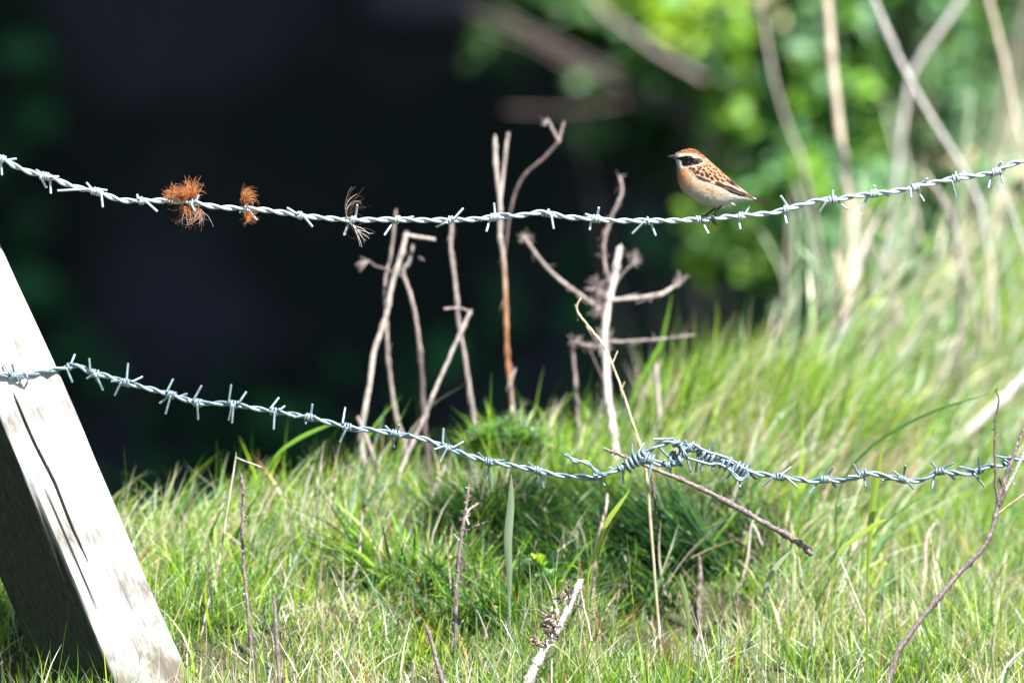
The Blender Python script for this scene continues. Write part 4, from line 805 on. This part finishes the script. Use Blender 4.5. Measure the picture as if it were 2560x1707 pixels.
thing_stem('forked_branch', 'bare dark forked branch rising at the right edge in front of the wire', [(2558, 1075), (2545, 1110), (2530, 1150), (2512, 1200), (2498, 1245), (2490, 1285), (2478, 1330), (2450, 1380), (2400, 1430), (2350, 1490), (2300, 1550), (2245, 1625)], -0.03, 4, 7.5, 'lilac', 'branch', M_bark, None, nodes=9, thorns=12,
           branches=[dict(p=[(2488, 975), (2497, 1000), (2488, 1060), (2487, 1150), (2490, 1220), (2496, 1255)], r=(2, 4), c='brown', kw=dict(thorns=6)), dict(p=[(2570, 1110), (2545, 1165), (2520, 1215), (2500, 1250)], r=(4, 5), c='pink', kw=dict(thorns=6)),
                     dict(p=[(2575, 1225), (2540, 1250), (2492, 1285)], r=(2.5, 3), c='tan'), dict(p=[(2570, 1060), (2556, 1080), (2540, 1120)], r=(2, 3), c='pale'), dict(p=[(2502, 1195), (2510, 1230), (2496, 1262)], r=(6, 7), c='brown', kw=dict(thorns=10))])
thing_stem('broken_stem', 'short broken upright stem in the hollow right of the lilac stalk', [(1748, 1395), (1750, 1450), (1746, 1510), (1750, 1570)], 'g', 5, 6, 'lilac', 'stem', M_bark, None, thorns=12, nodes=4)
r = thing_stem('white_stalk', 'thick bleached white stalk slanting down from the right edge', [(2640, 860), (2560, 945), (2500, 1005), (2450, 1052), (2400, 1095), (2350, 1130), (2300, 1165)], 'g', 13, 16, 'white', 'stalk', None, None, branches=[dict(p=[(2395, 1107), (2340, 1104), (2275, 1118)], r=(9, 6), c='white')], nodes=2)
thing_stem('dry_stalk', 'pinkish curved dry blade right of the brown tussock', [(2240, 1072), (2262, 1108), (2280, 1150), (2295, 1180)], 'g', 3, 6, 'pink', 'stalk')
thing_stem('dry_stalk', 'straight pale straw lying across the turf at lower right', [(2097, 1392), (2130, 1470), (2160, 1545), (2187, 1615)], 'g', 2.4, 3.6, 'pale', 'stalk')
thing_stem('dry_stalk', 'frayed upright straw stalk in the turf left of the forked branch', [(2335, 1310), (2315, 1350), (2312, 1420), (2305, 1500)], 'g', 4, 6, 'pink', 'stalk', thorns=8)
thing_stem('dry_stalk', 'arching pale straw at the lower right corner', [(2575, 1610), (2530, 1650), (2508, 1680), (2500, 1725)], -0.03, 4, 3, 'white', 'stalk')
thing_stem('dry_stalk', 'white-tipped stalk low in the turf left of the broad-leaved weeds', [(905, 1290), (898, 1380), (885, 1440), (880, 1480)], 'g', 3, 7, 'pale', 'stalk')
thing_stem('dry_stalk', 'folded pale straw in front of the bramble stem end', [(1905, 1360), (1880, 1312), (1868, 1400), (1852, 1460)], 'g', 3, 4, 'pale', 'stalk')
thing_stem('dry_stalk', 'thick pale stub behind the grass right of the thick whitish stalk', [(1648, 905), (1600, 1010)], 0.95, 4, 5, 'straw', 'stalk')

# ------------------------------------------------------------------ distinct broad grass blades, each a separate object
def broad(name, label, pts, d, w, c, c2=None):
    P = catmull([at(p[0], p[1], p[2] if len(p) > 2 else d) for p in pts], 8); n = len(P)
    e = P[-1]; g = float(ground(e[0], e[1]))
    if e[2] > g: P = np.vstack([P, [e[0], e[1], (e[2]+g)/2], [e[0], e[1], g-0.005]]); n += 2
    t = np.linspace(0, 1, n); ww = w*S*np.clip(np.sin(np.pi*np.clip(t, 0.02, 0.85)**0.8), 0.05, 1)/2
    sd = np.array([0.8, 0.55, 0.1]); T = np.gradient(P, axis=0); sd = np.cross(T, VV*0.8+RR*0.45); sd /= np.linalg.norm(sd, axis=1)[:, None]
    fold = np.cross(T/np.linalg.norm(T, axis=1)[:, None], sd)
    V = np.stack([P-sd*ww[:, None], P+fold*ww[:, None]*0.35, P+sd*ww[:, None]], 1).reshape(-1, 3)
    i = np.arange(n-1)[:, None]*3; j = np.arange(2)[None]; c = np.array(SC.get(c, PAL.get(c))); cc = np.tile(c, (n, 1)) if c2 is None else c*t[:, None]+np.array(SC.get(c2, PAL.get(c2)))*(1-t[:, None])
    mb = MB(); mb.add(V, np.stack([i+j, i+j+1, i+3+j+1, i+3+j], -1).reshape(-1, 4), np.repeat(cc, 3, 0)); return tag(mb.build(name, M_grass, origin=at(pts[-1][0], pts[-1][1], d)), label, 'grass blade')
broad('broad_grass_blade', 'broad pale green blade standing left of centre under the sagging wire', [(1278, 1185), (1277, 1260), (1270, 1350), (1273, 1430), (1274, 1560)], 0.12, 24, 'sage')
broad('broad_grass_blade', 'bright lime blade crossing the lower wire in the right part', [(2206, 1105), (2195, 1180), (2182, 1260), (2172, 1380), (2168, 1500)], 0.03, 17, 'lime')
broad('broad_grass_blade', 'lime blade arched to the left across the right turf', [(2222, 1296), (2190, 1310), (2140, 1345), (2100, 1375), (2080, 1420)], -0.01, 11, 'lime')
broad('broad_grass_blade', 'lime green blade leaning right beside the lilac stalk', [(1575, 1225), (1545, 1265), (1515, 1310), (1490, 1380), (1470, 1440)], 0.06, 14, 'lime')
broad('broad_grass_blade', 'yellow-green blade at the bottom right of centre', [(2312, 1640), (2322, 1680), (2335, 1730)], -0.04, 12, 'lime')
broad('broad_grass_blade', 'cut blade with a blunt pale tip beside the broken stem', [(1700, 1432), (1712, 1490), (1722, 1560)], 0.05, 18, 'lime', 'sage')
broad('broad_grass_blade', 'pale blade bowed right of the bramble stem end', [(1978, 1375), (1945, 1410), (1920, 1450), (1905, 1500)], 0.08, 14, 'sage')
broad('broad_grass_blade', 'dark blade arching right across the sunlit tussock grass', [(2470, 985), (2330, 1030), (2200, 1100), (2120, 1180), (2090, 1260)], 0.3, 9, 'deep')
broad('broad_grass_blade', 'long green blade bent right over the crest left of centre', [(835, 1058), (790, 1075), (740, 1100), (690, 1140), (650, 1220)], 0.42, 10, 'green')
broad('broad_grass_blade', 'tall green blade rising right of the thick whitish stalk', [(1680, 735), (1655, 850), (1630, 900), (1580, 1000), (1560, 1120)], 0.72, 14, 'green')
broad('broad_grass_blade', 'upright blade near the bottom left of centre', [(1010, 1480), (1030, 1540), (1050, 1600), (1065, 1680)], 0.0, 7, 'lime')
broad('broad_grass_blade', 'upright lime blade near the bottom beside the post', [(565, 1500), (572, 1580), (568, 1680)], 0.0, 8, 'lime')

# ------------------------------------------------------------------ low weeds with leaves
def leafblade(mb, base, tip, w, c, up, fold=0.25, seg=6):
    base = np.asarray(base); tip = np.asarray(tip); t = np.linspace(0, 1, seg+1); L = np.linalg.norm(tip-base)
    P = base+(tip-base)*t[:, None]+np.array(up)*L*0.25*np.sin(t*np.pi)[:, None]; T = tip-base; sd = np.cross(T, up); sd /= np.linalg.norm(sd)+1e-9; nr = np.cross(sd, T/L)
    ww = w*np.sin(np.pi*np.clip(t*0.97+0.015, 0, 1)**0.75)/2
    V = np.stack([P-sd*ww[:, None]+nr*ww[:, None]*fold, P, P+sd*ww[:, None]+nr*ww[:, None]*fold], 1).reshape(-1, 3); i = np.arange(seg)[:, None]*3; j = np.arange(2)[None]
    mb.add(V, np.stack([i+j, i+j+1, i+3+j+1, i+3+j], -1).reshape(-1, 4), c)
def weed(name, label, px, py, d, n, R, lw, cols, H=0.03):
    c = at(px, py, d); g = float(ground(c[0], c[1])); root = empty(name, (c[0], c[1], g), label, 'weed'); mb = MB(); sb = MB()
    for _ in range(n):
        a = rng.uniform(0, 2*np.pi); r0 = R*rng.uniform(0, 0.55); L = R*rng.uniform(.4, .9); h = rng.uniform(0, H)
        b = np.array([c[0]+r0*np.cos(a), c[1]+r0*np.sin(a)*0.7, g+h]); e = b+np.array([np.cos(a)*L, np.sin(a)*L*0.7, rng.uniform(0.1, 0.6)*L]); cc = np.array(PAL[random.choice(cols)])*rng.uniform(.8, 1.3)
        leafblade(mb, b, e, lw*rng.uniform(.6, 1.2), cc, (0, 0, 1)); tube(sb, np.array([[c[0], c[1], g-.002], (np.array([c[0], c[1], g])+b)/2+[0, 0, .003], b]), 0.0008, 4, np.array(PAL['green']), cap=False)
    mb.build('leaves', M_leaf, root); sb.build('stalks', M_leaf, root)
weed('leafy_weed', 'pale green round-leaved weed below the sagging wire, right of the broad pale blade', 1370, 1500, gd(1370, 1500), 50, 0.045, 0.014, ['lime', 'blue', 'green'], 0.04)
# feathery green plant at the crest, under the orange stem
def feathery(px, py, d):
    c = at(px, py, d); g = float(ground(c[0], c[1])); root = empty('feathery_plant', (c[0], c[1], g), 'feathery green plant with greyish pink heads at the foot of the tall orange stem', 'plant'); mb = MB(); hb = MB()
    for _ in range(42):
        a = rng.uniform(-1, 1); P = catmull([(c[0]+a*.01, c[1], g), (c[0]+a*.03, c[1]+rng.normal(0, .02), g+.04), (c[0]+a*.055, c[1]+rng.normal(0, .02), g+rng.uniform(.02, .055)*(1.2-abs(a)*.6))], 6)
        tube(mb, P, .0007, 4, PAL['green'], cap=False)
        for q in range(3, len(P)):
            for sg in (-1, 1): leafblade(mb, P[q], P[q]+np.array([sg*.012, rng.normal(0, .006), .004]), .004, np.array(PAL[random.choice(['green', 'deep', 'blue'])]), (0, 0, 1), seg=2)
        if rng.uniform() < .5:
            for _ in range(7): leafblade(hb, P[-1], P[-1]+rng.normal(0, .007, 3)+[0, 0, .004], .004, np.array(SC[random.choice(['sage', 'pink', 'sage'])]), (0, 0, 1), seg=2)
    mb.build('leaves', M_leaf, root); hb.build('flower_heads', M_leaf, root)
feathery(1275, 1120, 0.52)

# ------------------------------------------------------------------ bushes beyond the crest on the right
def bush(name, label, blobs, d, n, lw, cols, rd=0.5, foot=None):
    """blobs: (px, py, radius px). Leafy shoots gathered in clumps"""
    c0 = at(foot or blobs[0][0], blobs[0][1], d); g = float(ground(c0[0], c0[1])); base = (c0[0], c0[1], g); root = empty(name, base, label, 'bush'); mb = MB(); sb = MB()
    for (px, py, r) in blobs:
        k = S*(D+d)/D; c = at(px, py, d+rng.normal(0, .12)); R = r*k
        f = catmull([(c0[0]+rng.normal(0, .05), c0[1]+.1, g-.02), ((c[0]+c0[0])/2+rng.normal(0, .04), c[1]+.05, (c[2]+g)/2), c], 8); tube(sb, f, np.linspace(.0035, .002, len(f)), 6, np.array(SC['dark'])*.5)
        tone = rng.uniform(.75, 1.25)
        for _ in range(max(3, int(n*r*r/1e4/9))):
            v = rng.normal(0, 1, 3); v /= np.linalg.norm(v); cc_ = c+v*R*rng.uniform(.15, 1.0)*np.array([1, rd*1.4, 1]); ax = rng.normal(0, 1, 3)+[0, 0, .8]; ax /= np.linalg.norm(ax)
            tube(sb, np.array([c, (c+cc_)/2+rng.normal(0, .01, 3), cc_]), .0016, 4, SC['brown'], cap=False)
            colr = np.array(PAL[random.choice(cols)])*tone
            for q in range(9):
                b = cc_+ax*lw*0.5*q*.35; dr = rng.normal(0, 1, 3); dr -= ax*np.dot(dr, ax)*.6; dr /= np.linalg.norm(dr)
                leafblade(mb, b, b+dr*lw*rng.uniform(.9, 1.6), lw*rng.uniform(.5, .8), np.clip(colr*rng.uniform(.75, 1.3), 0, .9), ax, seg=3)
    mb.build('foliage', M_leaf, root); sb.build('branches', M_bark, root)
bush('leafy_bush', 'bright green blurred bush at the top right behind the bird', [(1760, 60, 110), (1680, 100, 70), (1860, 110, 110), (1900, 20, 90), (1960, 190, 90), (1840, 210, 70), (1620, 20, 60), (1750, -40, 120)], 4.6, 1000, .034, ['green', 'deep', 'green', 'lime', 'deep', 'blue'], foot=2250)
bush('leafy_bush', 'mid green blurred bush just right of the bird, above the upper wire', [(2000, 330, 90), (1950, 440, 80), (1870, 540, 80), (1830, 610, 70), (2040, 470, 90), (1960, 580, 80), (2080, 250, 100), (2060, 130, 100), (2000, 660, 90), (2080, 580, 90), (2100, 400, 90), (2150, 500, 90), (1900, 330, 60)], 3.7, 900, .030, ['green', 'deep', 'green', 'blue', 'deep'])
bush('leafy_bush', 'pale green bush filling the upper right corner', [(2250, 150, 130), (2350, 280, 130), (2200, 330, 120), (2450, 120, 140), (2500, 330, 140), (2330, 20, 120), (2600, 200, 150), (2150, 30, 100), (2480, -50, 150), (2260, -60, 130), (2750, 100, 150), (2700, 330, 150), (2150, 200, 110), (2350, 430, 110), (2050, -40, 120), (2250, 450, 100)], 4.0, 800, .026, ['green', 'blue', 'blue', 'blue', 'deep', 'straw', 'blue'])
bush('leafy_bush', 'low grey-green bush behind the right end of the upper wire', [(2200, 520, 90), (2320, 600, 100), (2450, 520, 110), (2130, 640, 80), (2550, 640, 110), (2250, 690, 80), (2420, 700, 90), (2650, 520, 120), (2050, 720, 70), (2180, 740, 70), (2350, 780, 80), (2550, 780, 90)], 2.6, 600, .028, ['green', 'blue', 'deep', 'straw', 'deep', 'blue', 'blue'])
bush('leafy_bush', 'sparse very dark green bush fading into the dark, left of the bright bush', [(1560, 190, 75), (1470, 90, 80), (1380, 10, 80), (1640, 320, 70), (1690, 420, 60), (1300, 120, 60), (1700, 250, 60), (1750, 330, 70), (1600, 60, 70), (1520, 320, 60)], 5.4, 420, .04, ['shade_green', 'deep', 'shade_green', 'deep'], foot=1900)
# blurred pale stems
GB = 'blurred dry stems in front of the bushes'
thing_stem('dry_reed', 'thickest blurred cream stem running down from the top edge right of the bird', [(2062, -120), (2068, 0), (2078, 150), (2092, 270), (2104, 370), (2120, 480), (2136, 620), (2150, 800)], 1.7, 12.0, 9.3, 'reed', 'dry stem', None, GB, nodes=2)
thing_stem('dry_reed', 'blurred grey stem slanting right from the top edge, meeting the upper wire', [(2130, -120), (2185, 0), (2230, 110), (2290, 230), (2350, 330), (2400, 410), (2450, 520), (2480, 700)], 1.6, 6.6, 7.0, 'reedgrey', 'dry stem', None, GB, nodes=3)
thing_stem('dry_reed', 'blurred cream stem near the right edge above the upper wire', [(2430, -120), (2470, 0), (2505, 130), (2535, 280), (2565, 420), (2600, 700)], 1.8, 7.6, 6.0, 'reed', 'dry stem', None, GB, nodes=2)
thing_stem('dry_reed', 'blurred whitish stem leaning left from the top edge near the right corner', [(2430, -60), (2390, 20), (2345, 85), (2300, 150), (2265, 250), (2215, 700)], 2.2, 8.7, 6.6, 'reedgrey', 'dry stem', None, GB)
thing_stem('dry_reed', 'faint blurred sage stem below the top right, nearly upright', [(2425, 230), (2418, 330), (2405, 440), (2400, 700)], 2.0, 6.6, 6.6, 'sage', 'dry stem', None, GB)
thing_stem('dry_reed', 'blurred grey stem left of the thickest cream one', [(1880, -80), (1910, 60), (1935, 200), (1975, 330), (2010, 420), (2060, 700)], 2.2, 4.0, 4.0, 'pale', 'dry stem', None, GB)
thing_stem('dry_reed', 'blurred pale stem parallel to the thickest cream one on its right', [(2500, 450), (2540, 560), (2590, 700)], 1.3, 4.3, 4.3, 'reedgrey', 'dry stem', None, GB)
for k in range(22):
    x = 1960+rng.uniform(0, 660); y0 = rng.uniform(430, 640); lx = rng.normal(-20, 60)
    thing_stem('grass_stalk', None, [(x+lx, y0), (x+lx*.4, y0+90), (x, y0+220), (x-10, 880)], rng.uniform(1.3, 2.1), rng.uniform(3, 6), rng.uniform(3, 7), random.choice(['pale', 'sage', 'straw', 'grey']), 'dry stem', None, 'blurred stalks rising from the long grass at right')['label'] = 'one of the blurred stalks rising from the long grass at right'
thing_stem('fallen_branch', 'large out-of-focus grey branch slanting down right at the top, left of the bush', [(1170, 30), (1290, 70), (1400, 130), (1500, 190), (1600, 245), (1730, 312), (1850, 400)], 4.3, 4, 7, 'brown', 'branch', M_bark, None, ground_end=False, branches=[dict(p=[(1240, 25), (1330, 75), (1440, 130), (1540, 185), (1640, 240), (1740, 300)], r=(4, 5), c='brown'), dict(p=[(1210, 75), (1330, 115), (1430, 175)], r=(3, 4), c='brown')])
thing_stem('fallen_branch', 'faint blurred level branch below the large slanting one', [(1270, 275), (1400, 278), (1500, 268), (1620, 250), (1760, 250)], 4.6, 4, 5, 'brown', 'branch', M_bark, None, ground_end=False)
thing_stem('fallen_branch', 'blurred grey-green branch entering at the top edge left of the bush', [(1440, -80), (1490, 10), (1560, 70), (1640, 130), (1760, 200)], 3.9, 6, 8, 'grey', 'branch', M_bark, None, ground_end=False)

# ------------------------------------------------------------------ wood beyond the hollow; unseen crowns added to block sun and sky
def tree(label, x, y, H, R, crown_z, n, trunk_r):
    g = float(ground(x, y)); root = empty('shade_tree', (x, y, g-.1), label, 'tree', 'trees of the dark wood beyond the hollow')
    tb = MB(); P = catmull([(x, y, g-.1), (x+rng.normal(0, .1), y, g+H*.3), (x+rng.normal(0, .3), y+rng.normal(0, .2), g+H*.6), (x, y, g+H*.9)], 10)
    tube(tb, P, np.linspace(trunk_r, trunk_r*.3, len(P)), 14, (0.075, 0.07, 0.085), rough=.04)
    for k in range(9):
        a = rng.uniform(0, 6.28); b = P[rng.integers(10, len(P)-3)]; e = b+np.array([math.cos(a)*R*.8, math.sin(a)*R*.8, rng.uniform(.3, 1.2)]); tube(tb, catmull([b, (b+e)/2+[0, 0, .3], e], 6), np.linspace(trunk_r*.35, .02, 13), 7, (0.09, 0.08, 0.08))
    tb.build('trunk', M_bark, root)
    v = rng.normal(0, 1, (n, 3)); v /= np.linalg.norm(v, axis=1)[:, None]; rr = rng.uniform(.25, 1, n)[:, None]**.5
    c = np.array([x, y, crown_z])+v*rr*np.array([R, R, R*.42])+ (rng.normal(0, 1, (60, 3))*[R*.25, R*.25, R*.12])[rng.integers(0, 60, n)]
    a1 = rng.normal(0, 1, (n, 3)); a1 /= np.linalg.norm(a1, axis=1)[:, None]; a2 = np.cross(a1, rng.normal(0, 1, (n, 3))); a2 /= np.linalg.norm(a2, axis=1)[:, None]
    s = rng.uniform(.16, .30, n)[:, None]; V = np.stack([c-a1*s, c-a2*s*.5, c+a1*s, c+a2*s*.5], 1).reshape(-1, 3); q = (np.arange(n)*4)[:, None]
    cc = np.array((0.035, 0.075, 0.02))*rng.uniform(.5, 1.4, (n, 1)); mb = MB(); mb.add(V, q+np.arange(4)[None], np.repeat(cc, 4, 0)); mb.build('shade_crown', M_canopy, root, smooth=False)
tree('grey-trunked tree behind the dead stems in the dark wood, with an added shading crown out of view', at(1180, 850, 9)[0], 8.9, 6, 3.3, 4.6, 9000, .24)
tree('unseen tree added off to the left to shade the dark wood', -2.6, 8.5, 6, 3.2, 4.4, 8000, .2)
tree('unseen tree added beyond the bushes on the right to shade the dark wood', 3.2, 8.0, 6, 3.4, 4.6, 9000, .2)
tree('unseen tree added farther right to shade the dark wood', 6.0, 6.8, 6, 3.2, 4.4, 8000, .2)
# ivy and undergrowth on the shaded slope
mb = MB(); n = 9000; x = rng.uniform(-3, 3.5, n); y = rng.uniform(6.4, 11.5, n); kk = vnoise(x, y, .9, 31) > .45; x, y = x[kk], y[kk]; n = len(x); z = ground(x, y)+rng.uniform(0, .18, n)
a = rng.normal(0, 1, (n, 3)); a /= np.linalg.norm(a, axis=1)[:, None]; b = np.cross(a, rng.normal(0, 1, (n, 3))); b /= np.linalg.norm(b, axis=1)[:, None]; c = np.stack([x, y, z], -1); s = rng.uniform(.03, .08, n)[:, None]
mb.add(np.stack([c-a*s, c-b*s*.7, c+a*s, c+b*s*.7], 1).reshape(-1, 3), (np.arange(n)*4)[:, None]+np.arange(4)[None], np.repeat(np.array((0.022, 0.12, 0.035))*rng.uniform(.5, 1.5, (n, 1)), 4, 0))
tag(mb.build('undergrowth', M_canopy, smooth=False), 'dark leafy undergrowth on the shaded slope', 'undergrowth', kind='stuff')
